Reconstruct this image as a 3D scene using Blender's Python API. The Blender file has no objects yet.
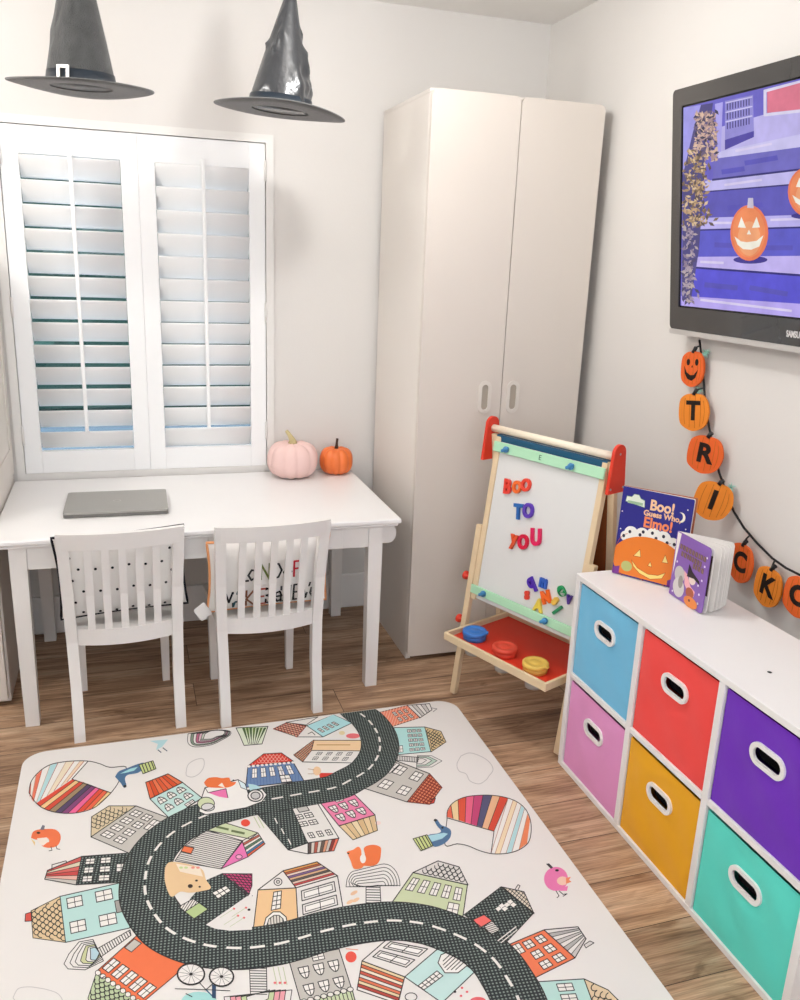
import bpy, bmesh, math, random
from mathutils import Vector, Matrix
random.seed(7)
PI = math.pi
scene = bpy.context.scene
COL = scene.collection

# ------------------------------------------------------------------ camera
CAM = Vector((-0.9319, -3.1672, 1.4137)); YAW, PIT, ROL, FPX = 0.3203, -0.2778, 0.04, 845.52
def cam_axes():
    cy, sy, cp, sp = math.cos(YAW), math.sin(YAW), math.cos(PIT), math.sin(PIT)
    f = Vector((sy*cp, cy*cp, sp)); r = Vector((cy, -sy, 0)); u = r.cross(f)
    c, s = math.cos(ROL), math.sin(ROL)
    return c*r + s*u, -s*r + c*u, f
RX, UX, FX = cam_axes()
cd = bpy.data.cameras.new('camera'); cam = bpy.data.objects.new('camera', cd); COL.objects.link(cam)
cd.sensor_fit = 'HORIZONTAL'; cd.sensor_width = 36.0; cd.lens = FPX/800*36.0; cd.clip_start = .02
M3 = Matrix((RX, UX, -FX)).transposed()
cam.matrix_world = Matrix.Translation(CAM) @ M3.to_4x4()
scene.camera = cam
def ray(u, v): return RX*((u-400)/FPX) - UX*((v-500)/FPX) + FX
def at(u, v, axis, val):
    """point of the real plane axis=val that the photograph shows at pixel (u, v)"""
    d = ray(u, v); return CAM + d*((val-CAM[axis])/d[axis])
def at_plane(u, v, p, n):
    d = ray(u, v); return CAM + d*((Vector(p)-CAM).dot(n)/d.dot(n))

# ------------------------------------------------------------------ materials
def lin(c):
    if isinstance(c, str): c = tuple(int(c[i:i+2], 16) for i in (0, 2, 4))
    return tuple(((x/255)/12.92 if x/255 <= .04045 else ((x/255+.055)/1.055)**2.4) for x in c)
MATS = {}
def mat(name, col, rough=.5, spec=.5, metal=0., var=.03, vscale=30., bump=0., bscale=200., coat=0., sheen=0., trans=0., alpha=1., emit=0.):
    if name in MATS: return MATS[name]
    m = bpy.data.materials.new(name); m.use_nodes = True; MATS[name] = m
    nt = m.node_tree; b = nt.nodes['Principled BSDF']; c = lin(col)
    b.inputs['Roughness'].default_value = rough; b.inputs['Specular IOR Level'].default_value = spec
    b.inputs['Metallic'].default_value = metal; b.inputs['Coat Weight'].default_value = coat
    b.inputs['Sheen Weight'].default_value = sheen; b.inputs['Transmission Weight'].default_value = trans
    tc = nt.nodes.new('ShaderNodeTexCoord')
    nz = nt.nodes.new('ShaderNodeTexNoise'); nz.inputs['Scale'].default_value = vscale; nz.inputs['Detail'].default_value = 4
    nt.links.new(tc.outputs['Object'], nz.inputs['Vector'])
    mx = nt.nodes.new('ShaderNodeMix'); mx.data_type = 'RGBA'
    mx.inputs[6].default_value = tuple(x*(1-var) for x in c)+(1,); mx.inputs[7].default_value = tuple(min(1, x*(1+var)) for x in c)+(1,)
    nt.links.new(nz.outputs['Fac'], mx.inputs[0]); nt.links.new(mx.outputs[2], b.inputs['Base Color'])
    if bump:
        n2 = nt.nodes.new('ShaderNodeTexNoise'); n2.inputs['Scale'].default_value = bscale; n2.inputs['Detail'].default_value = 3
        bp = nt.nodes.new('ShaderNodeBump'); bp.inputs['Strength'].default_value = bump; bp.inputs['Distance'].default_value = .004
        nt.links.new(tc.outputs['Object'], n2.inputs['Vector']); nt.links.new(n2.outputs['Fac'], bp.inputs['Height'])
        nt.links.new(bp.outputs['Normal'], b.inputs['Normal'])
    if emit:
        b.inputs['Emission Strength'].default_value = emit; nt.links.new(mx.outputs[2], b.inputs['Emission Color'])
        b.inputs['Base Color'].default_value = (0.01, 0.01, 0.01, 1)
        for l in list(b.inputs['Base Color'].links): nt.links.remove(l)
    return m
def ink(col, rough=.6, spec=.2):
    return mat('ink_'+str(col)+'_%g' % rough, col, rough, spec, var=.02, vscale=60)
def glow(col, s):
    return mat('screen_'+str(col)+'_%g' % s, col, .3, .2, var=.26, vscale=22, emit=s)

def floor_mat():
    m = bpy.data.materials.new('vinyl_plank'); m.use_nodes = True; nt = m.node_tree; b = nt.nodes['Principled BSDF']
    N = nt.nodes.new; L = nt.links.new
    tc = N('ShaderNodeTexCoord')
    br = N('ShaderNodeTexBrick'); br.offset = .37; br.squash = 1
    br.inputs['Scale'].default_value = 1; br.inputs['Brick Width'].default_value = 1.22; br.inputs['Row Height'].default_value = .152
    br.inputs['Mortar Size'].default_value = .0012; br.inputs['Mortar Smooth'].default_value = .2; br.inputs['Bias'].default_value = 0
    br.inputs['Color1'].default_value = (0, 0, 0, 1); br.inputs['Color2'].default_value = (1, 1, 1, 1); br.inputs['Mortar'].default_value = (.5, .5, .5, 1)
    mp0 = N('ShaderNodeMapping'); mp0.inputs['Location'].default_value = (.31, .045, 0)
    L(tc.outputs['Object'], mp0.inputs['Vector']); L(mp0.outputs['Vector'], br.inputs['Vector'])
    # per plank offset of the grain
    add = N('ShaderNodeVectorMath'); add.operation = 'MULTIPLY_ADD'; add.inputs[1].default_value = (7, 5, 3)
    L(br.outputs['Color'], add.inputs[0]); L(tc.outputs['Object'], add.inputs[2])
    def noise(sx, sy, sc, det, rough=.6, dist=0.):
        mp = N('ShaderNodeMapping'); mp.inputs['Scale'].default_value = (sx, sy, 1)
        n = N('ShaderNodeTexNoise'); n.inputs['Scale'].default_value = sc; n.inputs['Detail'].default_value = det
        n.inputs['Roughness'].default_value = rough; n.inputs['Distortion'].default_value = dist
        L(add.outputs[0], mp.inputs['Vector']); L(mp.outputs['Vector'], n.inputs['Vector']); return n
    n1 = noise(1.1, 13, 2.0, 6, .62, .8); n2 = noise(3, 90, 3, 4, .6); n3 = noise(2.2, 9, 2.4, 4, .55, 1.6)
    r1 = N('ShaderNodeValToRGB'); e = r1.color_ramp.elements
    e[0].position = .30; e[0].color = lin('7d5d46')+(1,); e[1].position = .72; e[1].color = lin('d9bb9c')+(1,)
    k = r1.color_ramp.elements.new(.5); k.color = lin('bb9778')+(1,)
    L(n1.outputs['Fac'], r1.inputs['Fac'])
    r2 = N('ShaderNodeValToRGB'); r2.color_ramp.elements[0].position = .33; r2.color_ramp.elements[0].color = (.52, .50, .48, 1)
    r2.color_ramp.elements[1].position = .62; r2.color_ramp.elements[1].color = (1.08, 1.08, 1.08, 1); L(n2.outputs['Fac'], r2.inputs['Fac'])
    r3 = N('ShaderNodeValToRGB'); r3.color_ramp.elements[0].position = .28; r3.color_ramp.elements[0].color = (.45, .38, .33, 1)
    r3.color_ramp.elements[1].position = .42; r3.color_ramp.elements[1].color = (1, 1, 1, 1); L(n3.outputs['Fac'], r3.inputs['Fac'])
    def mul(a, b_, f=1.):
        x = N('ShaderNodeMix'); x.data_type = 'RGBA'; x.blend_type = 'MULTIPLY'; x.inputs[0].default_value = f
        L(a, x.inputs[6]); L(b_, x.inputs[7]); return x.outputs[2]
    c = mul(r1.outputs['Color'], r2.outputs['Color'], .8); c = mul(c, r3.outputs['Color'], .75)
    pl = N('ShaderNodeMapRange'); pl.inputs['To Min'].default_value = .78; pl.inputs['To Max'].default_value = 1.12
    L(br.outputs['Color'], pl.inputs['Value']); pc = N('ShaderNodeCombineColor')
    for i in range(3): L(pl.outputs[0], pc.inputs[i])
    c = mul(c, pc.outputs[0])
    seam = N('ShaderNodeMix'); seam.data_type = 'RGBA'; seam.inputs[7].default_value = lin('4a3526')+(1,)
    L(br.outputs['Fac'], seam.inputs[0]); L(c, seam.inputs[6]); L(seam.outputs[2], b.inputs['Base Color'])
    b.inputs['Roughness'].default_value = .42; b.inputs['Specular IOR Level'].default_value = .35
    bp = N('ShaderNodeBump'); bp.inputs['Strength'].default_value = .15; bp.inputs['Distance'].default_value = .003
    L(n2.outputs['Fac'], bp.inputs['Height']); L(bp.outputs['Normal'], b.inputs['Normal'])
    return m

def road_mat():
    m = bpy.data.materials.new('printed_woven_road'); m.use_nodes = True; nt = m.node_tree; b = nt.nodes['Principled BSDF']
    N = nt.nodes.new; L = nt.links.new
    tc = N('ShaderNodeTexCoord'); mp = N('ShaderNodeMapping'); mp.inputs['Rotation'].default_value = (0, 0, .12)
    sp = N('ShaderNodeSeparateXYZ'); L(tc.outputs['Object'], mp.inputs['Vector']); L(mp.outputs['Vector'], sp.inputs[0])
    def sn(o, k):
        a = N('ShaderNodeMath'); a.operation = 'MULTIPLY'; a.inputs[1].default_value = k; L(o, a.inputs[0])
        s = N('ShaderNodeMath'); s.operation = 'SINE'; L(a.outputs[0], s.inputs[0])
        q = N('ShaderNodeMath'); q.operation = 'MULTIPLY_ADD'; q.inputs[1].default_value = .5; q.inputs[2].default_value = .5; L(s.outputs[0], q.inputs[0]); return q.outputs[0]
    p = N('ShaderNodeMath'); p.operation = 'MULTIPLY'; L(sn(sp.outputs['X'], 2*PI/.0078), p.inputs[0]); L(sn(sp.outputs['Y'], 2*PI/.0078), p.inputs[1])
    r = N('ShaderNodeValToRGB'); r.color_ramp.elements[0].position = .2; r.color_ramp.elements[0].color = lin('2f3436')+(1,)
    r.color_ramp.elements[1].position = .8; r.color_ramp.elements[1].color = lin('8d9a92')+(1,)
    L(p.outputs[0], r.inputs['Fac']); L(r.outputs['Color'], b.inputs['Base Color'])
    b.inputs['Roughness'].default_value = .6; b.inputs['Specular IOR Level'].default_value = .25
    return m

# ------------------------------------------------------------------ mesh builder
class MB:
    def __init__(s): s.v = []; s.f = []; s.m = []; s.s = []
    def add(s, vs, fs, mi=0, smooth=False, T=None):
        o = len(s.v)
        s.v += [(T @ Vector(p) if T else Vector(p)) for p in vs]
        for f in fs: s.f.append([o+i for i in f]); s.m.append(mi); s.s.append(smooth)
        return s
    def box(s, x0, x1, y0, y1, z0, z1, mi=0, bev=.0015, T=None, seg=1):
        bm = bmesh.new(); bmesh.ops.create_cube(bm, size=1)
        for v in bm.verts: v.co = Vector(((x0+x1)/2+v.co.x*(x1-x0), (y0+y1)/2+v.co.y*(y1-y0), (z0+z1)/2+v.co.z*(z1-z0)))
        b = min(bev, .45*min(abs(x1-x0), abs(y1-y0), abs(z1-z0)))
        if b > 1e-5: bmesh.ops.bevel(bm, geom=bm.edges[:], offset=b, segments=seg, affect='EDGES', profile=.5)
        bm.verts.index_update()
        s.add([v.co.copy() for v in bm.verts], [[v.index for v in f.verts] for f in bm.faces], mi, False, T); bm.free(); return s
    def prism(s, pts, h0, h1, fr=None, mi=0, smooth=False, side_mi=None):
        """2D outline pts extruded from h0 to h1 along the third axis of frame fr=(origin,u,v,n)"""
        O, U, V, Nn = fr or (Vector(), Vector((1, 0, 0)), Vector((0, 1, 0)), Vector((0, 0, 1)))
        n = len(pts); vs = [O+U*p[0]+V*p[1]+Nn*h for h in (h0, h1) for p in pts]
        s.add(vs, [list(range(n))[::-1], list(range(n, 2*n))], mi)
        o = len(s.v)-2*n
        for i in range(n):
            j = (i+1) % n; s.f.append([o+i, o+j, o+n+j, o+n+i]); s.m.append(mi if side_mi is None else side_mi); s.s.append(smooth)
        return s
    def ring(s, outer, inner, h0, h1, fr, mi=0):
        O, U, V, Nn = fr; n = len(outer)
        P = lambda p, h: O+U*p[0]+V*p[1]+Nn*h
        vs = [P(p, h0) for p in outer]+[P(p, h1) for p in outer]+[P(p, h1) for p in inner]+[P(p, h0) for p in inner]
        fs = []
        for i in range(n):
            j = (i+1) % n
            for a in range(4):
                b = (a+1) % 4; fs.append([a*n+i, a*n+j, b*n+j, b*n+i])
        return s.add(vs, fs, mi)
    def tube(s, pts, r, n=10, mi=0, closed=False, cap=True):
        pts = [Vector(p) for p in pts]; k = len(pts); vs = []; fs = []
        rr = r if isinstance(r, (list, tuple)) else [r]*k
        prev = None
        for i, p in enumerate(pts):
            if closed: t = pts[(i+1) % k]-pts[i-1]
            else: t = pts[min(i+1, k-1)]-pts[max(i-1, 0)]
            t.normalize()
            if prev is None:
                a = Vector((0, 0, 1)) if abs(t.z) < .9 else Vector((1, 0, 0)); x = t.cross(a).normalized()
            else: x = (prev-t*prev.dot(t)).normalized()
            prev = x; y = t.cross(x)
            for q in range(n): vs.append(p+(x*math.cos(2*PI*q/n)+y*math.sin(2*PI*q/n))*rr[i])
        for i in range(k if closed else k-1):
            j = (i+1) % k
            for q in range(n): fs.append([i*n+q, i*n+(q+1) % n, j*n+(q+1) % n, j*n+q])
        s.add(vs, fs, mi, True)
        if cap and not closed: 
            o = len(s.v)-len(vs)
            s.f += [[o+q for q in range(n)][::-1], [o+(k-1)*n+q for q in range(n)]]; s.m += [mi, mi]; s.s += [False, False]
        return s
    def lathe(s, prof, n=32, mi=0, fn=None, T=None, smooth=True, close=True):
        vs = []; fs = []
        for i, (r, z) in enumerate(prof):
            for q in range(n):
                a = 2*PI*q/n; p = Vector((r*math.cos(a), r*math.sin(a), z))
                vs.append(fn(p, a, i) if fn else p)
        for i in range(len(prof)-1):
            for q in range(n): fs.append([i*n+q, i*n+(q+1) % n, (i+1)*n+(q+1) % n, (i+1)*n+q])
        if close: fs += [list(range(n))[::-1], [(len(prof)-1)*n+q for q in range(n)]]
        return s.add(vs, fs, mi, smooth, T)
    def text(s, body, size, depth, fr, mi=0, off=0., bev=0., fn=None):
        cu = bpy.data.curves.new('lettering', 'FONT'); cu.body = body; cu.size = size; cu.extrude = depth/2; cu.offset = off
        cu.align_x = 'CENTER'; cu.align_y = 'CENTER'; cu.resolution_u = 4; cu.bevel_depth = bev; cu.bevel_resolution = 1
        ob = bpy.data.objects.new('lettering', cu); COL.objects.link(ob)
        dg = bpy.context.evaluated_depsgraph_get(); me = ob.evaluated_get(dg).to_mesh()
        O, U, V, Nn = fr
        vs = [(fn(v.co) if fn else O+U*v.co.x+V*v.co.y+Nn*(v.co.z+depth/2)) for v in me.vertices]
        s.add(vs, [list(p.vertices) for p in me.polygons], mi)
        ob.evaluated_get(dg).to_mesh_clear(); bpy.data.objects.remove(ob); bpy.data.curves.remove(cu); return s
    def build(s, name, mats, parent=None, recalc=True):
        me = bpy.data.meshes.new(name); me.from_pydata([tuple(v) for v in s.v], [], s.f)
        for m in (mats if isinstance(mats, (list, tuple)) else [mats]): me.materials.append(m)
        me.polygons.foreach_set('material_index', s.m); me.polygons.foreach_set('use_smooth', s.s)
        if recalc:
            bm = bmesh.new(); bm.from_mesh(me); bmesh.ops.recalc_face_normals(bm, faces=bm.faces); bm.to_mesh(me); bm.free()
        me.update()
        o = bpy.data.objects.new(name, me); COL.objects.link(o)
        if parent: o.parent = parent
        return o

def tag(o, label=None, cat=None, group=None, kind=None):
    if label: o['label'] = label
    if cat: o['category'] = cat
    if group: o['group'] = group
    if kind: o['kind'] = kind
    return o
def thing(name, label, cat, loc=(0, 0, 0), rz=0., group=None, kind=None):
    o = bpy.data.objects.new(name, None); COL.objects.link(o); o.location = loc; o.rotation_euler = (0, 0, rz); o.empty_display_size = .05
    return tag(o, label, cat, group, kind)
def world_mesh(o):
    return o
def rrect(x0, x1, y0, y1, r, n=5):
    pts = []
    for cx, cy, a in ((x1-r, y0+r, -PI/2), (x1-r, y1-r, 0), (x0+r, y1-r, PI/2), (x0+r, y0+r, PI)):
        for i in range(n+1): pts.append((cx+r*math.cos(a+PI/2*i/n), cy+r*math.sin(a+PI/2*i/n)))
    return pts
def stadium(w, h, n=8):
    r = min(w, h)/2
    return rrect(-w/2, w/2, -h/2, h/2, r*.999, n)
def V3(*a): return Vector(a or (0, 0, 0))

# flat artwork: polygons laid on a surface in thin layers
class Art:
    def __init__(s, fn): s.fn = fn; s.mb = MB(); s.mats = []; s.idx = {}
    def mi(s, m):
        if m.name not in s.idx: s.idx[m.name] = len(s.mats); s.mats.append(m)
        return s.idx[m.name]
    def col(s, c): return s.mi(c if not isinstance(c, (str, tuple)) else s.default(c))
    default = staticmethod(lambda c: ink(c))
    def poly(s, pts, c, lay=1):
        s.n = (getattr(s, 'n', 0)+1) % 40; lay = lay+s.n*.015
        s.mb.add([s.fn(p[0], p[1], lay) for p in pts], [list(range(len(pts)))], s.col(c)); return s
    def line(s, pts, w=1., c='2b2b2b', lay=4, closed=False):
        if closed: pts = list(pts)+[pts[0]]
        for a, b in zip(pts, pts[1:]):
            dx, dy = b[0]-a[0], b[1]-a[1]; l = math.hypot(dx, dy)
            if l < 1e-6: continue
            nx, ny = -dy/l*w/2, dx/l*w/2; ex, ey = dx/l*w*.3, dy/l*w*.3
            s.poly([(a[0]-ex+nx, a[1]-ey+ny), (b[0]+ex+nx, b[1]+ey+ny), (b[0]+ex-nx, b[1]+ey-ny), (a[0]-ex-nx, a[1]-ey-ny)], c, lay)
        return s
    def shape(s, pts, c, lay=1, w=.8, lc='2b2b2b'):
        s.poly(pts, c, lay); s.line(pts, w, lc, lay+1, True); return s
    def ell(s, cx, cy, rx, ry, c, lay=1, rot=0., a0=0., a1=2*PI, n=20):
        pts = []
        full = abs(a1-a0-2*PI) < 1e-6
        for i in range(n+(0 if full else 1)):
            a = a0+(a1-a0)*i/n; x, y = rx*math.cos(a), ry*math.sin(a)
            pts.append((cx+x*math.cos(rot)-y*math.sin(rot), cy+x*math.sin(rot)+y*math.cos(rot)))
        if c: s.poly(pts, c, lay)
        return pts
    def hatch(s, poly, ang, gap, w=.7, c='2b2b2b', lay=3, cols=None):
        d = (math.cos(ang), math.sin(ang)); n = (-d[1], d[0])
        pr = [p[0]*n[0]+p[1]*n[1] for p in poly]; t = min(pr)+gap*.6
        while t < max(pr):
            xs = []
            for a, b in zip(poly, list(poly[1:])+[poly[0]]):
                ta, tb = a[0]*n[0]+a[1]*n[1]-t, b[0]*n[0]+b[1]*n[1]-t
                if ta*tb < 0:
                    k = ta/(ta-tb); xs.append(((a[0]+(b[0]-a[0])*k)*d[0]+(a[1]+(b[1]-a[1])*k)*d[1]))
            xs.sort()
            for q in range(0, len(xs)-1, 2):
                s.line([(d[0]*x+n[0]*t, d[1]*x+n[1]*t) for x in (xs[q], xs[q+1])], w, c, lay)
            t += gap
        return s
    def stripes(s, q, cols, lay=2, w=.6, ang=None, lc='2b2b2b'):
        """bands across quad q=[a,b,c,d], running from edge a-b to edge d-c"""
        a, b, c, d = q; n = len(cols)
        L = lambda p, r, t: (p[0]+(r[0]-p[0])*t, p[1]+(r[1]-p[1])*t)
        for i, k in enumerate(cols):
            t0, t1 = i/n, (i+1)/n
            s.poly([L(a, b, t0), L(a, b, t1), L(d, c, t1), L(d, c, t0)], k, lay)
            if i and w: s.line([L(a, b, t0), L(d, c, t0)], w, lc, lay+1)
        return s
    def scallops(s, poly, ang, r, c='2b2b2b', w=.7, lay=3, flip=1):
        d = (math.cos(ang), math.sin(ang)); n = (-d[1]*flip, d[0]*flip)
        def inside(p):
            k = False
            for a, b in zip(poly, list(poly[1:])+[poly[0]]):
                if (a[1] > p[1]) != (b[1] > p[1]) and p[0] < (b[0]-a[0])*(p[1]-a[1])/(b[1]-a[1])+a[0]: k = not k
            return k
        cx = sum(p[0] for p in poly)/len(poly); cy = sum(p[1] for p in poly)/len(poly); R = max(math.hypot(p[0]-cx, p[1]-cy) for p in poly)
        k = int(R/r)+2
        for i in range(-k, k+1):
            for j in range(-k, k+1):
                x = (2*i+(j % 2))*r; y = j*r*1.25
                p = (cx+d[0]*x+n[0]*y, cy+d[1]*x+n[1]*y)
                pts = [(p[0]+r*(d[0]*math.cos(a)+n[0]*math.sin(a)*1.2), p[1]+r*(d[1]*math.cos(a)+n[1]*math.sin(a)*1.2)) for a in [PI*q/5 for q in range(6)]]
                if all(inside(z) for z in pts): s.line(pts, w, c, lay)
        return s
def bil(q, u, v):
    tl, tr, br, bl = q
    return tuple((tl[i]*(1-u)+tr[i]*u)*(1-v)+(bl[i]*(1-u)+br[i]*u)*v for i in (0, 1))
# ------------------------------------------------------------------ shared materials
WALL = mat('wall_paint', 'dfdbd6', .75, .3, var=.012, vscale=3, bump=.05, bscale=140)
CEIL = mat('ceiling_paint', 'f4f1ed', .85, .2, var=.01, vscale=3)
TRIM = mat('trim_paint', 'f1eeea', .4, .4, var=.01, vscale=8)
SHUT = mat('shutter_paint', 'f9f9f8', .38, .4, var=.01, vscale=8)
LACQ = mat('white_lacquer', 'e4ddd5', .5, .45, var=.01, vscale=6)
PAINT = mat('white_furniture_paint', 'eeebe7', .3, .45, var=.015, vscale=10, bump=.02, bscale=60)
TABLEW = mat('white_table_paint', 'f2f0ee', .28, .45, var=.012, vscale=8)
MELA = mat('white_melamine', 'efecea', .4, .4, var=.012, vscale=12)
BLACKP = mat('black_plastic', '17181a', .35, .5, var=.05)
DARK = mat('hole_shade', '0c0b0d', .9, .1)
BRASS = mat('hinge_white', 'e9e6e2', .35, .5)
STEEL = mat('brushed_metal', 'b9b8b5', .3, .5, metal=.9)
PINE = mat('pale_pine', 'e3cba6', .5, .35, var=.10, vscale=18, bump=.05, bscale=90)
XL, XR, YB, YF, ZC = -2.05, .648, .026, -4.2, 2.274
def struct(name, mb, m, parent=None):
    o = mb.build(name, m, parent)
    if not parent: o['kind'] = 'structure'
    return o
struct('floor', MB().box(XL-.1, XR+.1, YF-.1, YB+.1, -.05, 0, bev=0), floor_mat())
struct('ceiling', MB().box(XL-.1, XR+.1, YF-.1, YB+.14, ZC, ZC+.06, bev=0), CEIL)
WX0, WX1, WZ0, WZ1 = -1.287, -.4215, .622, 1.7865
wb = MB(); YO = YB+.12
wb.box(XL-.1, WX0, YB, YO, 0, ZC, bev=0); wb.box(WX1, XR+.1, YB, YO, 0, ZC, bev=0)
wb.box(WX0, WX1, YB, YO, 0, WZ0, bev=0); wb.box(WX0, WX1, YB, YO, WZ1, ZC, bev=0)
struct('wall_back', wb, WALL)
struct('wall_right', MB().box(XR, XR+.1, YF, YB, 0, ZC, bev=0), WALL)
struct('wall_left', MB().box(XL-.1, XL, YF, YB, 0, ZC, bev=0), WALL)
fwm = MB()
fwm.box(XL-.1, -1.52, YF-.1, YF, 0, ZC, bev=0).box(.02, XR+.1, YF-.1, YF, 0, ZC, bev=0).box(-1.52, .02, YF-.1, YF, 0, .86, bev=0).box(-1.52, .02, YF-.1, YF, 2.04, ZC, bev=0)  # unseen window opening, added to let fill light into the room
struct('wall_front', fwm, WALL)
def board(x0, x1, y0, y1):
    return MB().box(x0, x1, y0, y1, 0, .135, bev=.003)
struct('baseboard_back', MB().box(-1.30, XR-.0005, YB-.014, YB-.0003, .0005, .15, bev=.005, seg=2), TRIM)
struct('baseboard_right', MB().box(XR-.014, XR-.0003, YF+.01, YB-.0155, .0005, .10, bev=.005, seg=2), TRIM)

# ------------------------------------------------------------------ window with plantation shutters
win = thing('window_1', 'white plantation shutter window with two louvred panels above the table', 'window', ((WX0+WX1)/2, YB, WZ0), kind='structure')
wcx = (WX0+WX1)/2
def WL(x): return x-wcx
fr = MB(); fw = .026
fr.ring([(WL(WX0)-fw, -fw), (WL(WX1)+fw, -fw), (WL(WX1)+fw, WZ1-WZ0+fw), (WL(WX0)-fw, WZ1-WZ0+fw)],
        [(WL(WX0)+.001, .001), (WL(WX1)-.001, .001), (WL(WX1)-.001, WZ1-WZ0-.001), (WL(WX0)+.001, WZ1-WZ0-.001)], .0005, .007,
        (V3(), V3(1, 0, 0), V3(0, 0, 1), V3(0, -1, 0)))
fr.build('window_frame', mat('window_frame_paint', 'e9e6e1', .45), win)
gl = MB().box(WL(WX0)+.002, WL(WX1)-.002, .085, .091, .002, WZ1-WZ0-.002, bev=0)
gm = bpy.data.materials.new('window_glass'); gm.use_nodes = True
nt = gm.node_tree; nt.nodes.remove(nt.nodes['Principled BSDF']); g1 = nt.nodes.new('ShaderNodeBsdfTransparent'); g2 = nt.nodes.new('ShaderNodeBsdfGlossy'); g2.inputs['Roughness'].default_value = .03
fz = nt.nodes.new('ShaderNodeFresnel'); fz.inputs['IOR'].default_value = 1.3; ms = nt.nodes.new('ShaderNodeMixShader')
nt.links.new(fz.outputs[0], ms.inputs[0]); nt.links.new(g1.outputs[0], ms.inputs[1]); nt.links.new(g2.outputs[0], ms.inputs[2]); nt.links.new(ms.outputs[0], nt.nodes['Material Output'].inputs[0])
gl.build('glass_pane', gm, win)
PH = WZ1-WZ0; zl0, zl1 = .702-WZ0, 1.697-WZ0
for (x0, x1, s0, s1, deg, hs) in ((WX0+.003, -.8564, -1.2275, -.912, 37, -1), (-.8558, WX1-.003, -.80, -.4814, 27, 1)):
    p = MB(); y0, y1 = .0005, .0275
    p.box(WL(x0), WL(s0), y0, y1, .0006, PH-.003, bev=.0012); p.box(WL(s1), WL(x1), y0, y1, .0006, PH-.003, bev=.0012)
    p.box(WL(s0), WL(s1), y0, y1, .0006, zl0, bev=.0015); p.box(WL(s0), WL(s1), y0, y1, zl1, PH-.003, bev=.0015)
    panel = p.build('shutter_panel', SHUT, win)
    if hs < 0: panel['label'] = 'left shutter panel, louvers slightly more open'
    else: panel['label'] = 'right shutter panel, louvers nearly closed'
    lv = MB(); pitch = (zl1-zl0)/13; a = math.radians(deg); n = 14
    for k in range(13):
        zc = zl0+pitch*(k+.5); prof = []
        for q in range(n):
            t = 2*PI*q/n; u, w = .0435*math.cos(t), .0042*math.sin(t)
            # upper edge leans into the room (-y), lower edge towards the glass
            prof.append((.0138-u*math.sin(a)+w*math.cos(a), zc+u*math.cos(a)+w*math.sin(a)))
        lv.prism(prof, WL(s0)+.001, WL(s1)-.001, (V3(), V3(0, 1, 0), V3(0, 0, 1), V3(1, 0, 0)), smooth=True)
    lv.build('louvers', SHUT, panel)
    rd = MB(); xm = WL((s0+s1)/2); yr = .0138-.0435*math.sin(a)-.0075
    rd.box(xm-.0065, xm+.0065, yr-.006, yr+.005, zl0+pitch*.95, zl1+.02, bev=.0025, seg=2)
    rd.build('tilt_rod', SHUT, panel)
    xe = WL(x0 if hs < 0 else x1)
    for zz in (PH*.92, PH*.5, PH*.12):
        MB().box(xe-.005, xe+.005, -.0095, -.0005, zz-.035, zz+.035, bev=.002).tube([(xe, -.0095, zz-.034), (xe, -.0095, zz+.034)], .003, 8).build('hinge', BRASS, panel)
gd = MB().box(-9, 9, YO+.02, 14, -.32, -.3, bev=0)
struct('ground_outside', gd, mat('blue_grey_paving', '586a76', .8, .2, var=.12, vscale=2.5))
hm = MB(); random.seed(3)
for i in range(900):
    x, z = random.uniform(-6, 5), random.uniform(-.2, 3.4); y = 6.2+random.uniform(-.4, .4); s = random.uniform(.08, .2); a = random.uniform(0, PI); b = random.uniform(-.7, .7)
    u = V3(math.cos(a), b*.4, math.sin(a))*s; v = V3(-math.sin(a), b, math.cos(a))*s*.5
    c = V3(x, y, z); hm.add([c-u, c-v, c+u, c+v], [[0, 1, 2, 3]])
hm.box(-7, 6, 6.4, 7.2, -.3, 3.3, bev=.05)
tag(hm.build('hedge', mat('dark_hedge_leaves', '213f38', .8, .2, var=.35, vscale=4), recalc=False), 'dark green hedge outdoors glimpsed between the shutter louvers', 'hedge', kind='stuff')

# ------------------------------------------------------------------ tall wardrobe
wr = thing('wardrobe', 'tall off-white two-door wardrobe standing in the corner behind the easel', 'wardrobe', (.3, -.257, 0))
b = MB(); t = .018; H = 1.92; X, Y0, Y1 = .3, -.237, .255
b.box(-X, -X+t, Y0, Y1, .001, H-.012, bev=.001); b.box(X-t, X, Y0, Y1, .001, H-.012, bev=.001)
b.box(-X, X, Y0, Y1, H-.0115, H, bev=.001); b.box(-X+t, X-t, Y0, Y1, .045, .063, bev=0); b.box(-X+t, X-t, Y1-.01, Y1, .002, H-.012, bev=0)
b.box(-X+t, X-t, Y0+.03, Y0+.042, .002, .044, bev=0)
b.build('carcass', LACQ, wr)
DO = mat('shaded_door_lacquer', 'dad1c7', .5, .45, var=.01, vscale=6)  # same lacquer as the carcass, front shade put into a darker colour
for sx in (-1, 1):
    x0, x1 = (-X+.0005, -.0015) if sx < 0 else (.0015, X-.0005)
    hx = -.062 if sx < 0 else .043; hz = .969
    outer = rrect(x0, x1, .018, H-.002, .018, 5)
    d = MB(); F = (V3(), V3(1, 0, 0), V3(0, 0, 1), V3(0, -1, 0))
    d.prism(outer, -Y0+.002, -Y0+.020, F); dr = d.build('door', DO, wr)
    h = MB(); so = [(hx+p[0], hz+p[1]) for p in stadium(.047, .112, 7)]; si = [(hx+p[0], hz+p[1]) for p in stadium(.024, .086, 7)]
    h.ring(so, si, -Y0+.0195, -Y0+.0245, F, 0)
    h.prism(si, -Y0+.0195, -Y0+.0206, F, 1)
    h.build('handle', [mat('handle_rim', 'e0d9d0', .4), mat('handle_recess', 'b0a698', .5, .3)], dr)

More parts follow.
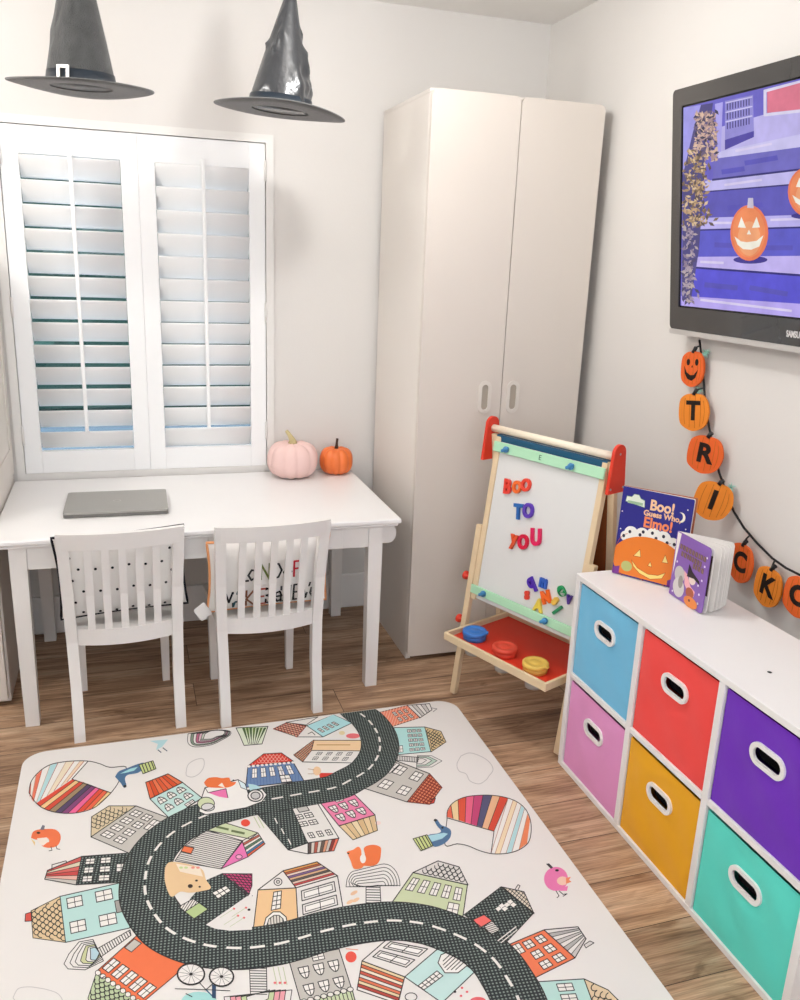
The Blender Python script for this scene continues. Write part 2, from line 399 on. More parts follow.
# ------------------------------------------------------------------ low cabinet at the left edge
cb = thing('cabinet', 'white cabinet with recessed side panel at the left end of the table', 'cabinet', (-1.628, -.24, 0))
cx1 = -1.3265+1.628; c = MB(); cy0, cy1 = -.255, .262
c.box(-.30, cx1, cy0, cy1, .006, 1.378, bev=.002)
cbo = c.build('body', LACQ, cb)
s = MB(); xp = cx1
s.box(xp+.0002, xp+.004, cy1-.06, cy1, .63, 1.378, bev=.001); s.box(xp+.0002, xp+.004, cy0, cy0+.06, .63, 1.378, bev=.001)
s.box(xp+.0002, xp+.004, cy0+.06, cy1-.06, 1.31, 1.378, bev=.001); s.box(xp+.0002, xp+.004, cy0+.06, cy1-.06, .63, .725, bev=.001)
s.build('side_panel_frame', LACQ, cb)
for q in (0, 1):
    MB().box(-.295+q*.298, -.003+q*.298, cy0-.02, cy0-.001, .02, 1.37, bev=.002).build('door', LACQ, cb)

# ------------------------------------------------------------------ table
tb = thing('craft_table', 'long white wooden children\'s table under the shuttered window', 'table', (-.71, -.34, 0))
tx, ty = .611, .343; TZ = .603
m = MB(); m.box(-tx, tx, -ty, ty, TZ-.016, TZ, bev=.004, seg=2); m.box(-tx+.008, tx-.008, -ty+.008, ty-.008, TZ-.027, TZ-.0161, bev=.003)
m.build('tabletop', TABLEW, tb)
az0, az1 = .505, TZ-.0275; fy = -.317
ap = MB(); ap.box(-.52, .508, -.317, -.299, az0, az1, bev=.001); ap.box(-.52, .508, .285, .303, az0, az1, bev=.001)
ap.box(-.556, -.538, -.27, .27, az0, az1, bev=.001); ap.box(.520, .538, -.27, .27, az0, az1, bev=.001)
ap.build('apron', PAINT, tb)
for x0, x1 in ((-.515, -.0055), (-.0025, .420)):
    MB().box(x0, x1, -.3225, -.3175, az0+.0015, az1-.001, bev=.001).build('drawer_front', PAINT, tb)
for lx, ly in ((-.5635, -.324), (.5075, -.324), (-.555, .283), (.5285, .275)):
    l = MB(); w = .0465
    vs = [];
    for z, k in ((.0, .86), (.30, .95), (az0-.02, 1), (az1, 1)):
        for dx, dy in ((0, 0), (1, 0), (1, 1), (0, 1)):
            cxx = lx+w/2; cyy = ly+w/2; vs.append((cxx+(dx-.5)*w*k, cyy+(dy-.5)*w*k, z))
    fs = [[3, 2, 1, 0], [12, 13, 14, 15]]
    for i in range(3):
        for q in range(4): fs.append([i*4+q, i*4+(q+1) % 4, (i+1)*4+(q+1) % 4, (i+1)*4+q])
    l.add(vs, fs); l.build('leg', PAINT, tb)
for yy in (-.292, .235):
    pts = [(.5545, .506)]+[(.5845+.026*math.cos(a), .5385+.0325*math.sin(a)) for a in [-PI/2+PI*i/12 for i in range(13)]]+[(.5545, .5712)]
    MB().prism(pts, -yy-.018, -yy, (V3(), V3(1, 0, 0), V3(0, 0, 1), V3(0, -1, 0))).build('paper_roll_bracket', PAINT, tb)

# ------------------------------------------------------------------ chairs
def bow(x): return .024*(1-(x/.15)**2)     # rails bow towards the back
def make_chair(label, loc, rz):
    t = thing('slat_back_chair', label, 'chair', loc, rz, 'white slat-back chairs at the table')
    ms = PAINT
    # seat: front at +y
    s = MB(); s.prism([(-.148, -.13), (.148, -.13), (.160, .17), (.150, .185), (-.150, .185), (-.160, .17)], .322, .340)
    s.build('seat', ms, t)
    a = MB(); a.box(-.125, .125, .150, .166, .282, .3215, bev=.001); a.box(-.148, -.132, -.12, .14, .282, .3215, bev=.001); a.box(.132, .148, -.12, .14, .282, .3215, bev=.001)
    a.build('seat_apron', ms, t)
    for sx in (-1, 1):
        prof = [(-.005, 0), (.018, .17), (.026, .31), (.010, .46), (-.036, .652)]  # y of post centre, z
        l = MB(); vs = []; hw = .0155
        for (py, pz), hd in zip(prof, (.013, .016, .017, .015, .011)):
            for dx, dy in ((-1, -1), (1, -1), (1, 1), (-1, 1)): vs.append((sx*(.146+.010*max(0, (pz-.2)/.45))+dx*hw, -.160+py+dy*hd, pz))
        fs = [[3, 2, 1, 0], [16, 17, 18, 19]]
        for i in range(4):
            for q in range(4): fs.append([i*4+q, i*4+(q+1) % 4, (i+1)*4+(q+1) % 4, (i+1)*4+q])
        l.add(vs, fs); l.build('rear_leg', ms, t)
        f = MB(); vs = []
        for z, k in ((0, .0115), (.2, .014), (.3215, .0155)):
            for dx, dy in ((-1, -1), (1, -1), (1, 1), (-1, 1)): vs.append((sx*.132+dx*k, .168-.0155+dy*k, z))
        f.add(vs, [[3, 2, 1, 0], [8, 9, 10, 11]]+[[i*4+q, i*4+(q+1) % 4, (i+1)*4+(q+1) % 4, (i+1)*4+q] for i in range(2) for q in range(4)])
        f.build('front_leg', ms, t)
    def yb(z): # centre line of the posts
        pr = [(0, -.005), (.17, .018), (.31, .026), (.46, .010), (.652, -.036)]
        for (z0, y0), (z1, y1) in zip(pr, pr[1:]):
            if z <= z1+1e-6: return -.160+y0+(y1-y0)*(z-z0)/(z1-z0)
        return -.160+pr[-1][1]
    def rail(z0, z1, th, name, ext):
        r = MB(); n = 12; vs = []
        for i in range(n+1):
            x = -ext+2*ext*i/n; o = bow(x*.15/ext)
            for (z, y) in ((z0, -th/2), (z0, th/2), (z1, th/2), (z1, -th/2)): vs.append((x, yb(z)-o+y, z))
        fs = [[0, 1, 2, 3], [n*4+3, n*4+2, n*4+1, n*4]]+[[i*4+q, (i+1)*4+q, (i+1)*4+(q+1) % 4, i*4+(q+1) % 4] for i in range(n) for q in range(4)]
        r.add(vs, fs); return r.build(name, ms, t)
    rail(.608, .658, .017, 'top_rail', .1715); rail(.298, .350, .017, 'lower_rail', .133)
    for i in range(5):
        x = -.092+.046*i; o = bow(x); vs = []
        for z in (.3495, .40, .46, .54, .6085):
            for dx, dy in ((-1, -1), (1, -1), (1, 1), (-1, 1)): vs.append((x+dx*.0105, yb(z)-o+dy*.0045, z))
        fs = [[3, 2, 1, 0], [16, 17, 18, 19]]+[[k*4+q, k*4+(q+1) % 4, (k+1)*4+(q+1) % 4, (k+1)*4+q] for k in range(4) for q in range(4)]
        MB().add(vs, fs).build('back_slat', ms, t)
    return t
ch1 = make_chair('white slat-back chair holding the dotted cushion, left of the pair', (-.972, -.606, 0), .045)
ch2 = make_chair('white slat-back chair holding the lettered cushion with orange piping', (-.549, -.622, 0), .058)

# ------------------------------------------------------------------ cushions
def cushion(name, label, loc, rx, ry, rz, W, Hh, T, fabric, pipe, art=None):
    root = thing(name, label, 'cushion', loc, 0, 'cushions on the chairs'); root.rotation_euler = (rx, ry, rz)
    def xz(u, v): return (u*W/2*(1-.05*(1-v*v)), v*Hh/2*(1-.05*(1-u*u)))
    def th(u, v): return T/2*max(0, (1-u**4)*(1-v**4))**.55
    n = 22; vs = []; fs = []
    for sd in (-1, 1):
        o = len(vs)
        for i in range(n+1):
            for j in range(n+1):
                u, v = -1+2*i/n, -1+2*j/n; x, z = xz(u, v); vs.append((x, sd*(th(u, v)+.0008+.0015*math.sin(9*u+4*v)*math.cos(7*v)*th(u, v)/T*2), z))
        for i in range(n):
            for j in range(n):
                q = [o+i*(n+1)+j, o+(i+1)*(n+1)+j, o+(i+1)*(n+1)+j+1, o+i*(n+1)+j+1]; fs.append(q if sd < 0 else q[::-1])
    MBc = MB().add(vs, fs, 0, True); mats = [fabric]
    if art:
        A = Art(lambda x, z, lay: V3(x, -(th(max(-1, min(1, 2*x/W)), max(-1, min(1, 2*z/Hh)))*1.03+.0012+.0003*lay), z))
        art(A, MBc, W, Hh)
        o = len(mats); mats += A.mats; MBc.add(A.mb.v, A.mb.f); MBc.m[-len(A.mb.f):] = [x+o for x in A.mb.m]
    MBc.build('cover', mats, root, recalc=False)
    pts = []
    k = 24
    for e in range(4):
        for i in range(k):
            s_ = -1+2*i/k; u, v = ((s_, -1), (1, s_), (-s_, 1), (-1, -s_))[e]; x, z = xz(u, v); pts.append((x, 0, z))
    MB().tube(pts, .0042, 8, closed=True).build('piping', pipe, root)
    return root
FAB = mat('white_cotton', 'efebe6', .9, .1, var=.03, vscale=40, bump=.12, bscale=500, sheen=.2)
def dots(A, mb, W, H):
    for i in range(-4, 5):
        for j in range(-4, 5):
            x = i*.046+(.023 if j % 2 else 0)+.004*math.sin(5*j); z = j*.036+.003*math.cos(4*i)
            if abs(x) < W/2-.018 and abs(z) < H/2-.014: A.poly(A.ell(x, z, .0042, .0042, None, n=10), '1c1c22', 1)
c1 = cushion('cushion', 'white cushion with small black dots and black piping on the left chair', (-.966, -.7115, .499), .13, -.035, .045, .362, .265, .058, FAB, mat('black_piping', '202027', .8, .2), dots)
GLY = {'L': [[(0, 1), (0, 0), (.8, 0)]], 'a': [[(.75, .62), (.35, .68), (.05, .35), (.35, .02), (.75, .2)], [(.78, .68), (.78, 0)]], 'N': [[(0, 0), (0, 1), (.8, 0), (.8, 1)]],
 'D': [[(0, 0), (0, 1), (.5, .92), (.8, .5), (.5, .06), (0, 0)]], 'o': [[(.4, .65), (.05, .35), (.4, .02), (.78, .35), (.4, .65)]], 'F': [[(0, 0), (0, 1), (.75, 1)], [(0, .52), (.6, .52)]],
 'M': [[(0, 0), (.08, 1), (.45, .35), (.82, 1), (.9, 0)]], 'A': [[(0, 0), (.4, 1), (.8, 0)], [(.16, .35), (.64, .35)]], 'K': [[(0, 0), (0, 1)], [(.75, 1), (0, .45), (.8, 0)]],
 'e': [[(.05, .38), (.75, .40), (.55, .70), (.15, .62), (.05, .30), (.35, .02), (.75, .15)]], 'E': [[(.75, 1), (0, 1), (0, 0), (.75, 0)], [(0, .52), (.6, .52)]],
 'B': [[(0, 0), (0, 1), (.55, .9), (.5, .6), (0, .54), (.7, .40), (.6, .06), (0, 0)]], 'I': [[(.3, 0), (.3, 1)]], 'V': [[(0, 1), (.4, 0), (.8, 1)]]}
def words(A, mb, W, H):
    def put(ch, x, z, c_, h=.052, w=.026, lw=.0062):
        for st in GLY[ch]: A.line([(x+(p[0]-.4)*w/.8, z+(p[1]-.5)*h) for p in st], lw, c_, 1)
    for ch, x, c_ in (('L', -.082, '222222'), ('a', -.058, '3a3a3a'), ('N', -.018, '6d7a3c'), ('D', .020, '2c2c2c'), ('o', .051, '2c2c2c'), ('F', .085, 'c8323c')): put(ch, x, .020, c_)
    for ch, x, c_ in (('M', -.128, '1f1f26'), ('A', -.100, '2d5560'), ('K', -.062, '8a5a44'), ('E', -.026, 'c05a4a'), ('B', -.001, '1c1c1c'), ('e', .025, '2b2b2b'), ('L', .046, '555555'), ('I', .066, '2a3a40'), ('E', .086, '3a3a3a'), ('V', .114, '2b2b2b'), ('e', .138, '555555')): put(ch, x, -.066+x*.03, c_, .055, .024)
c2 = cushion('cushion', 'white cushion with coloured lettering and orange piping on the right chair', (-.538, -.7215, .468), .13, .0, .058, .378, .236, .058, FAB, mat('orange_piping', 'e9a36f', .8, .2), words)
MB().prism(rrect(-.02, .02, -.026, .026, .006), -.0008, .0008, (V3(-.203, -.012, -.108), V3(.82, .25, .52).normalized(), V3(-.5, -.1, .85).normalized(), V3(.2, -.95, 0))).build('care_tag', mat('tag_paper', 'f4f1ee', .8, .2), c2)
# ------------------------------------------------------------------ laptop
def mk_laptop():
    a, b, c_, d = V3(-1.133, -.246, 0), V3(-.817, -.253, 0), V3(-.824, -.495, 0), V3(-1.127, -.491, 0)
    ctr = (a+b+c_+d)/4; t = thing('laptop', 'closed silver-grey laptop lying on the white table', 'laptop', (ctr.x, ctr.y, .6035), -.018)
    w, h = .314, .243
    MB().prism(rrect(-w/2, w/2, -h/2, h/2, .010), .0015, .0105).build('base', mat('laptop_base', '74726e', .4, .5, metal=.4), t)
    l = MB().prism(rrect(-w/2, w/2, -h/2, h/2, .010), .0112, .0172).build('lid', mat('laptop_lid', 'a5a39d', .42, .5, metal=.4, var=.02), t)
    g = MB(); g.ring([(.012*math.cos(2*PI*i/24), .012*math.sin(2*PI*i/24)) for i in range(24)], [(.0095*math.cos(2*PI*i/24), .0095*math.sin(2*PI*i/24)) for i in range(24)], .0173, .0176, (V3(0, 0, 0), V3(1, 0, 0), V3(0, 1, 0), V3(0, 0, 1)))
    g.build('lid_emblem', mat('laptop_emblem', 'b4b2ae', .3, .5, metal=.7), l)
    MB().box(-.1, .1, h/2-.006, h/2+.001, .008, .0165, bev=.002).build('hinge', mat('laptop_base', '5c5b58'), t)
    for sx in (-1, 1):
        for sy in (-1, 1): MB().lathe([(.006, 0), (.006, .0014)], 10, T=Matrix.Translation((sx*.13, sy*.095, 0))).build('rubber_foot', BLACKP, t)
mk_laptop()

# ------------------------------------------------------------------ pumpkins
def pumpkin(label, x, y, z, R, Hh, ribs, skin, stemm, stem_pts, stem_r):
    t = thing('pumpkin', label, 'pumpkin', (x, y, z), .35, 'toy pumpkins on the table'); n = 96; prof = []
    for i in range(25):
        a = -PI/2+PI*i/24; ca = math.copysign(abs(math.cos(a))**.72, 1) if i not in (0, 24) else 0
        prof.append((R*(.04 if ca == 0 else max(.04, ca)), Hh/2+Hh/2*math.copysign(abs(math.sin(a))**.86, math.sin(a))))
    def fn(p, a, i):
        k = abs(math.sin(a*ribs/2))**.55; s = .90+.10*k; r = math.hypot(p.x, p.y)/R
        dz = -.10*Hh*(1-r)**2*1.0 if p.z > Hh/2 else .07*Hh*(1-r)**2
        zz = Hh/2+(p.z-Hh/2)*(.93+.07*k)+dz
        return V3(p.x*s, p.y*s, zz)
    mb = MB().lathe(prof, n, fn=fn); z0 = min(v.z for v in mb.v)
    for v in mb.v: v.z -= z0
    mb.build('body', skin, t)
    MB().tube([V3(*p) for p in stem_pts], stem_r, 8).build('stem', stemm, t)
pumpkin('large pale pink pumpkin with a tan stem by the shutters', -.343, -.082, TZ+.0005, .0965, .145, 10, mat('pink_pumpkin', 'f0cdc6', .55, .3, var=.04, vscale=14, bump=.06, bscale=60), mat('tan_stem', 'c9b98a', .7, .2, var=.15),
        [(0, 0, .120), (-.001, 0, .140), (-.010, .004, .158), (-.022, .008, .176)], [.022, .013, .0085, .0065])
pumpkin('small bright orange pumpkin beside the larger pink one', -.1685, -.062, TZ+.0005, .0655, .112, 10, mat('orange_pumpkin', 'ef7a3c', .38, .45, var=.06, vscale=14), mat('dark_stem', '4a342a', .7, .2, var=.2),
        [(0, 0, .094), (.001, 0, .111), (.003, .002, .122), (.005, .002, .136)], [.009, .0055, .0045, .005])

# ------------------------------------------------------------------ witch hats hung from the ceiling
def hat(label, x, z, tiltx, tilty, shiny, top, base_r, tip_r_at, crumple, band, seed, lean):
    random.seed(seed); y = -.55
    t = thing('witch_hat', label, 'hat', (x, y, z), 0, 'witch hats hanging over the table'); t.rotation_euler = (tiltx, tilty, 0)
    R = .186; n = 72
    felt = mat('black_felt', '5c5b59', .8, .25, var=.25, vscale=120, bump=.35, bscale=400, sheen=.4)
    cl = mat('black_satin', '2a2c2f', .24, .7, var=.3, vscale=25, bump=.9, bscale=26, sheen=.2) if shiny else mat('black_brushed_cloth', '333433', .55, .45, var=.9, vscale=40, bump=.6, bscale=300, sheen=.4)
    br = MB()
    def bf(p, a, i):
        r = math.hypot(p.x, p.y)/R
        return V3(p.x, p.y, p.z+(.006*math.sin(2*a+seed)+.004*math.sin(3*a))*(r-.4))
    br.lathe([(base_r*.90, -.0015), (.11, -.003), (.15, -.004), (R, -.002), (R+.001, 0), (R, .002), (.15, .000), (.11, .001), (base_r*.90, .0025), (base_r*.90, -.0015)], n, fn=bf, close=False)
    br.build('brim', felt, t)
    cn = MB(); prof = []; k = 46
    for i in range(k):
        s = i/(k-1); r = base_r*(1-s)**(1.0 if tip_r_at is None else tip_r_at)+.004
        prof.append((r, .001+top*s))
    folds = [(random.uniform(0, 2*PI), random.uniform(.05, .85), random.uniform(.15, .6), random.uniform(.02, .10), random.choice((-1, 1))) for _ in range(44)]
    def cf(p, a, i):
        s = i/(k-1); d = 0
        for a0, s0, wa, ws, sg in folds:
            da = (a-a0+1.2*(s-s0)*sg+PI) % (2*PI)-PI
            d += sg*math.exp(-(da/wa*2.2)**2-((s-s0)/ws)**2)
        d *= crumple*math.sin(PI*min(1, s*1.15+.02))**.5 if s > .05 else 0
        q = 1+d
        return V3(p.x*q+lean*s*s, p.y*q, p.z)
    cn.lathe(prof, n, fn=cf)
    cn.build('cone', cl, t)
    if band:
        bd = MB().lathe([(base_r+.0035, .002), (base_r*.93+.0042, .034), (base_r*.93+.0015, .034), (base_r+.0005, .002)], n, close=False)
        bo = bd.build('hat_band', mat('navy_satin_band', '1c2630', .35, .5, var=.2, vscale=30), t)
        a = -2.02; rr = base_r+.004; o = V3(rr*math.cos(a), rr*math.sin(a), .021); nn = V3(math.cos(a), math.sin(a), .12).normalized(); uu = V3(-math.sin(a), math.cos(a), 0)
        vv = nn.cross(uu)
        F = (o, uu, vv, nn)
        if band == 2:
            MB().ring([(-.016, -.019), (.016, -.019), (.016, .019), (-.016, .019)], [(-.009, -.012), (.009, -.012), (.009, .012), (-.009, .012)], -.001, .004, F).build('buckle', mat('silver_buckle', 'dcd8d2', .3, .6, metal=.3), bo)
    MB().tube([(lean, 0, top-.002), (lean, 0, ZC-z-.002)], .0005, 5).build('hanging_thread', mat('clear_thread', 'd8d4d0', .4), t)
hat('matte black witch hat with a white buckle, left of the hanging pair', -1.004, 1.820, .045, 0, False, .40, .088, .92, .035, 2, 2, .004)
hat('crinkled shiny black witch hat hanging nearer the wardrobe', -.4715, 1.808, .040, .062, True, .335, .090, 1.0, .16, 1, 5, .012)

# ------------------------------------------------------------------ easel
EC, EH, ED = (.2743, -.9445), .9372, .1224; ET = 1.1846; EW = .2165
ez = thing('easel', 'wooden children\'s easel with red corner brackets beside the cube shelf', 'easel', (EC[0], EC[1], 0), -ET)
EM = Matrix.Translation((EC[0], EC[1], 0)) @ Matrix.Rotation(-ET, 4, 'Z')
RED = mat('red_lacquer', 'dd3b26', .4, .4, var=.03); MINT = mat('mint_lacquer', 'b3e2be', .45, .35, var=.03); BLUEC = mat('blue_clip', '3f86b8', .35, .5)
def slab(mb, s0, s1, z0, z1, d0, d1, face=-1, mi=0, bev=.0012):
    """board in the sloping face: s across, z height range (measured vertically), d0..d1 offset outwards from the face plane"""
    g = math.atan(ED/EH); O = V3(0, face*ED, 0); V = V3(0, -face*math.sin(g), math.cos(g)); Nn = V3(0, face*math.cos(g), math.sin(g)); U = V3(1, 0, 0)
    c = math.cos(g); T = Matrix(((U.x, Nn.x, V.x, O.x), (U.y, Nn.y, V.y, O.y), (U.z, Nn.z, V.z, O.z), (0, 0, 0, 1)))
    return mb.box(s0, s1, d0, d1, z0/c, z1/c, mi, bev, T)
for sx in (-1, 1):
    a, b_ = sorted((sx*EW, sx*(EW-.020)))
    slab(MB(), a, b_, .345, .888, -.020, 0).build('frame_stile', PINE, ez)
    a, b_ = sorted((sx*(EW+.0005), sx*(EW+.0225)))
    slab(MB(), a, b_, .004, .590, -.014, .004).build('leg', PINE, ez)
    slab(MB(), a, b_, .004, .888, -.014, .004, face=1).build('leg', PINE, ez)
    for z in (.412, .262):
        T = Matrix.Translation((sx*(EW+.0225), -ED*(1-z/EH), z)) @ Matrix.Rotation(sx*PI/2, 4, 'Y')
        MB().lathe([(.006, 0), (.006, .006), (.014, .007), (.015, .016), (.011, .019)], 14, T=T).build('knob', RED, ez)
    zb = .803; hb = ED*(1-zb/EH)+.021; pts = [(-hb, zb), (hb, zb)]+[(.026*math.cos(q), .916+.026*math.sin(q)) for q in [PI*i/12 for i in range(13)]]
    xo = sx*(EW+.0005) if zb > .6 else 0
    MB().prism(pts, min(sx*(EW+.0008+.022), sx*(EW+.0228+.010)), max(sx*(EW+.0008+.022), sx*(EW+.0228+.010)), (V3(), V3(0, 1, 0), V3(0, 0, 1), V3(1, 0, 0))).build('corner_bracket', RED, ez)
    for q, z in ((-hb+.010, zb+.014), (hb-.010, zb+.014), (0, .915)):
        T = Matrix.Translation((sx*(EW+.0325), q, z)) @ Matrix.Rotation(sx*PI/2, 4, 'Y')
        MB().lathe([(.0035, 0), (.0035, .0012), (.002, .0016)], 10, T=T).build('screw', STEEL, ez)
WBRD = mat('whiteboard', 'dfdfdd', .35, .45, var=.01)
slab(MB(), -EW+.0205, EW-.0205, .350, .890, -.012, -.004).build('whiteboard', WBRD, ez)
for z0, z1 in ((.836, .868), (.366, .394)):
    slab(MB(), -EW+.001, EW-.001, z0, z1, .0005, .008).build('clamp_strip', MINT, ez)
for s_, z_ in ((-.158, .850), (.100, .850), (-.154, .380), (.106, .380)):
    g = math.atan(ED/EH); T = Matrix.Translation((s_, -ED*(1-z_/EH), z_)) @ Matrix.Rotation(g, 4, 'X').inverted() @ Matrix.Rotation(PI/2, 4, 'X')
    k = MB(); k.lathe([(.010, .0085), (.0105, .014), (.008, .018), (.003, .019)], 16, T=T); k.box(-.015, .015, -.005, .005, .012, .021, bev=.003, T=T @ Matrix.Rotation(.5, 4, 'Z'), seg=2)
    k.build('clip', BLUEC, ez)
MB().text('E', .022, .0008, (V3(-.02, -ED*(1-.852/EH)-.0086, .853), V3(1, 0, 0), V3(0, math.sin(math.atan(ED/EH)), math.cos(math.atan(ED/EH))), V3(0, -1, .1))).build('strip_mark', mat('green_print', '4e7d5e', .6), ez)
slab(MB(), -EW+.002, EW-.002, .33, .862, -.012, -.004, face=1).build('chalkboard', mat('brown_hardboard', '8a4a24', .7, .2, var=.12, vscale=20), ez)
slab(MB(), -EW+.001, EW-.001, .8625, .890, -.014, .006, face=1).build('chalkboard_strip', mat('deep_blue_strip', '24597a', .45, .3), ez)
MB().tube([(-EW-.0215, 0, .905), (EW+.0215, 0, .905)], .0115, 18).build('paper_roll', mat('paper_roll_cream', 'f1e6d0', .6, .2, var=.05), ez)
# tray
ty0, ty1, tz0, tz1, tw = -.190, .118, .226, .252, .2165
tr = MB(); w = .010
tr.box(-tw, tw, ty0, ty0+w, tz0, tz1); tr.box(-tw, tw, ty1-w, ty1, tz0, tz1); tr.box(-tw, -tw+w, ty0+w, ty1-w, tz0, tz1); tr.box(tw-w, tw, ty0+w, ty1-w, tz0, tz1)
tr.build('tray_frame', PINE, ez)
bs = MB(); bs.box(-tw+w+.0003, tw-w-.0003, ty0+w+.0003, ty1-w-.0003, tz0+.004, tz0+.009, bev=0)
bs.build('tray_base', RED, ez)
def pot(label, s_, d_, colr, name):
    p = EM @ V3(s_, d_, tz0+.0095); t = thing('paint_pot', label, 'paint pot', tuple(p), random.uniform(-1, 1), 'paint pots in the easel tray')
    cup = mat('frosted_cup', 'e9e6e2', .25, .5, trans=.3)
    MB().lathe([(.031, .0), (.037, .0), (.0375, .013), (.036, .0145)], 28, close=True).build('collar', mat(name, colr, .4, .4), t)
    MB().lathe([(.024, -.050), (.027, -.052), (.030, -.014), (.0305, -.0064), (.024, -.0064)], 28).build('cup', cup, t)
    l = MB().lathe([(.038, .0146), (.040, .016), (.040, .027), (.038, .0295), (.030, .0295), (.028, .0275), (.016, .0272), (.014, .0285), (.004, .0285)], 32)
    l.box(.033, .044, -.007, .007, .020, .029, bev=.002); l.build('lid', mat(name, colr, .4, .4), t)
pot('paint pot with a blue lid in the easel tray', -.148, -.117, '3f7fd0', 'blue_pot')
pot('paint pot with a coral red lid in the easel tray', -.010, -.122, 'e0503c', 'red_pot')
pot('paint pot with a yellow lid in the easel tray', .120, -.126, 'e8c25e', 'yellow_pot')

# ------------------------------------------------------------------ letter magnets on the whiteboard
G = math.atan(ED/EH); R3 = EM.to_3x3()
BU, BV, BN = R3 @ V3(1, 0, 0), R3 @ V3(0, math.sin(G), math.cos(G)), R3 @ V3(0, -math.cos(G), math.sin(G))
BP = EM @ V3(0, -ED*(1-.5/EH), .5)+BN*(-.0035)
def magnet(ch, u, v, colr, size, rot, label, off=.0022, depth=.008, sx=.84):
    p = at_plane(u, v, BP, BN); c_, s_ = math.cos(rot), math.sin(rot)
    U = (BU*c_+BV*s_)*sx; V = BV*c_-BU*s_
    mb = MB().text(ch, size, depth, (V3(), U, V, BN), off=off*.75, bev=.0006)
    lo = [min(q.dot(a) for q in mb.v) for a in (U, V)]; hi = [max(q.dot(a) for q in mb.v) for a in (U, V)]
    sh = U*((lo[0]+hi[0])/2/sx**2)+V*((lo[1]+hi[1])/2); n0 = min(q.dot(BN) for q in mb.v)
    for i in range(len(mb.v)): mb.v[i] = mb.v[i]-sh-BN*n0
    o = mb.build('letter_magnet', mat('magnet_'+colr, colr, .3, .5, var=.03)); o.location = p
    tag(o, label, 'magnet', 'letter magnets on the whiteboard'); return o
magnet('B', 508.8, 486.5, 'e23a2a', .062, .06, 'red letter B magnet opening the top word on the whiteboard', .003)
magnet('O', 518, 487, 'ee6a22', .050, 0, 'orange letter O magnet in the middle of the top word', .003)
magnet('O', 527, 485, 'e8432c', .052, -.3, 'red-orange letter O magnet ending the top word', .003)
magnet('T', 519.3, 511.5, '2267b4', .064, .15, 'blue letter T magnet in the middle word', .003)
magnet('O', 529.3, 510.5, '5a35b0', .060, 0, 'violet letter O magnet in the middle word', .003)
magnet('y', 514.8, 542, 'e2562c', .062, .0, 'orange-red letter Y magnet starting the lowest word', .003)
magnet('O', 524.2, 541.8, 'd8143f', .060, 0, 'crimson letter O magnet in the lowest word', .003)
magnet('U', 537, 537, 'e0185a', .070, .18, 'hot pink letter U magnet ending the lowest word', .003)
magnet('q', 532.8, 585, '4a22a8', .062, .7, 'violet letter Q magnet lying tilted in the loose cluster', .003)
magnet('m', 544.3, 583, '2f5fc0', .054, 0, 'blue letter M magnet at the top of the loose cluster', .003, sx=.68)
magnet('s', 528, 595, 'e0402c', .052, .2, 'red letter S magnet at the left of the loose cluster', .0018)
magnet('A', 539.5, 605, 'e8cf50', .052, 0, 'yellow letter A magnet just above the lower mint strip', .003)
magnet('N', 547, 597, 'f0661c', .050, .5, 'orange letter N magnet in the middle of the loose cluster', .004)
magnet('s', 556.2, 601, 'ecc052', .048, -.5, 'yellow letter S magnet right of the orange one', .003)
magnet('e', 562.6, 591, '1f9a5a', .058, .7, 'green letter E magnet at the right of the loose cluster', .004)
magnet('v', 570, 599.5, '4a2a90', .052, 0, 'dark violet letter V magnet nearest the cube shelf', .002, sx=.7)
magnet('1', 558.5, 610, '1f8a58', .050, -.75, 'green digit one magnet lying slanted near the lower strip', .003)
# ------------------------------------------------------------------ six-cube organizer with fabric bins
UT, UVT, UC, UHh, ZU, ZM = .0163, .0199, .2829, .598, .306, .2897
UW = 4*UVT+3*UC; UD = .298; UPHI = .0059
un = thing('cube_organizer', 'white six-cube shelf unit holding coloured fabric bins along the right wall', 'shelf unit', (.2304, -1.2375, 0), UPHI)
UM = Matrix.Translation((.2304, -1.2375, 0)) @ Matrix.Rotation(UPHI, 4, 'Z')
MB().box(0, UD, -UW, 0, UHh-UT, UHh, bev=.0012).build('top_panel', MELA, un)
MB().box(.001, UD-.001, -UW+.0005, -.0005, .0008, UT, bev=.0008).build('bottom_panel', MELA, un)
xs = [-k*(UC+UVT) for k in range(4)]
for k, y in enumerate(xs):
    MB().box(.0012, UD-.001, y-UVT+.0002, y-.0002, UT+.0002, UHh-UT-.0002, bev=.0008).build('side_panel' if k in (0, 3) else 'divider', MELA, un)
for k in range(3):
    MB().box(.0016, UD-.004, xs[k]-UVT-UC+.0004, xs[k]-UVT-.0004, ZM, ZU, bev=.0008).build('shelf', MELA, un)
MB().box(UD-.0035, UD-.0005, -UW+UVT, -UVT, UT+.001, UHh-UT-.001, bev=0).build('back_panel', MELA, un)
MB().lathe([(.0045, 0), (.005, .0006), (.003, .0014)], 14, T=Matrix.Translation((.11, -.627, UHh))).build('screw_cap', BLACKP, un)
def fabric(name, c):
    m = mat(name, c, .85, .15, var=.05, vscale=9, bump=.25, bscale=22, sheen=.15)
    return m
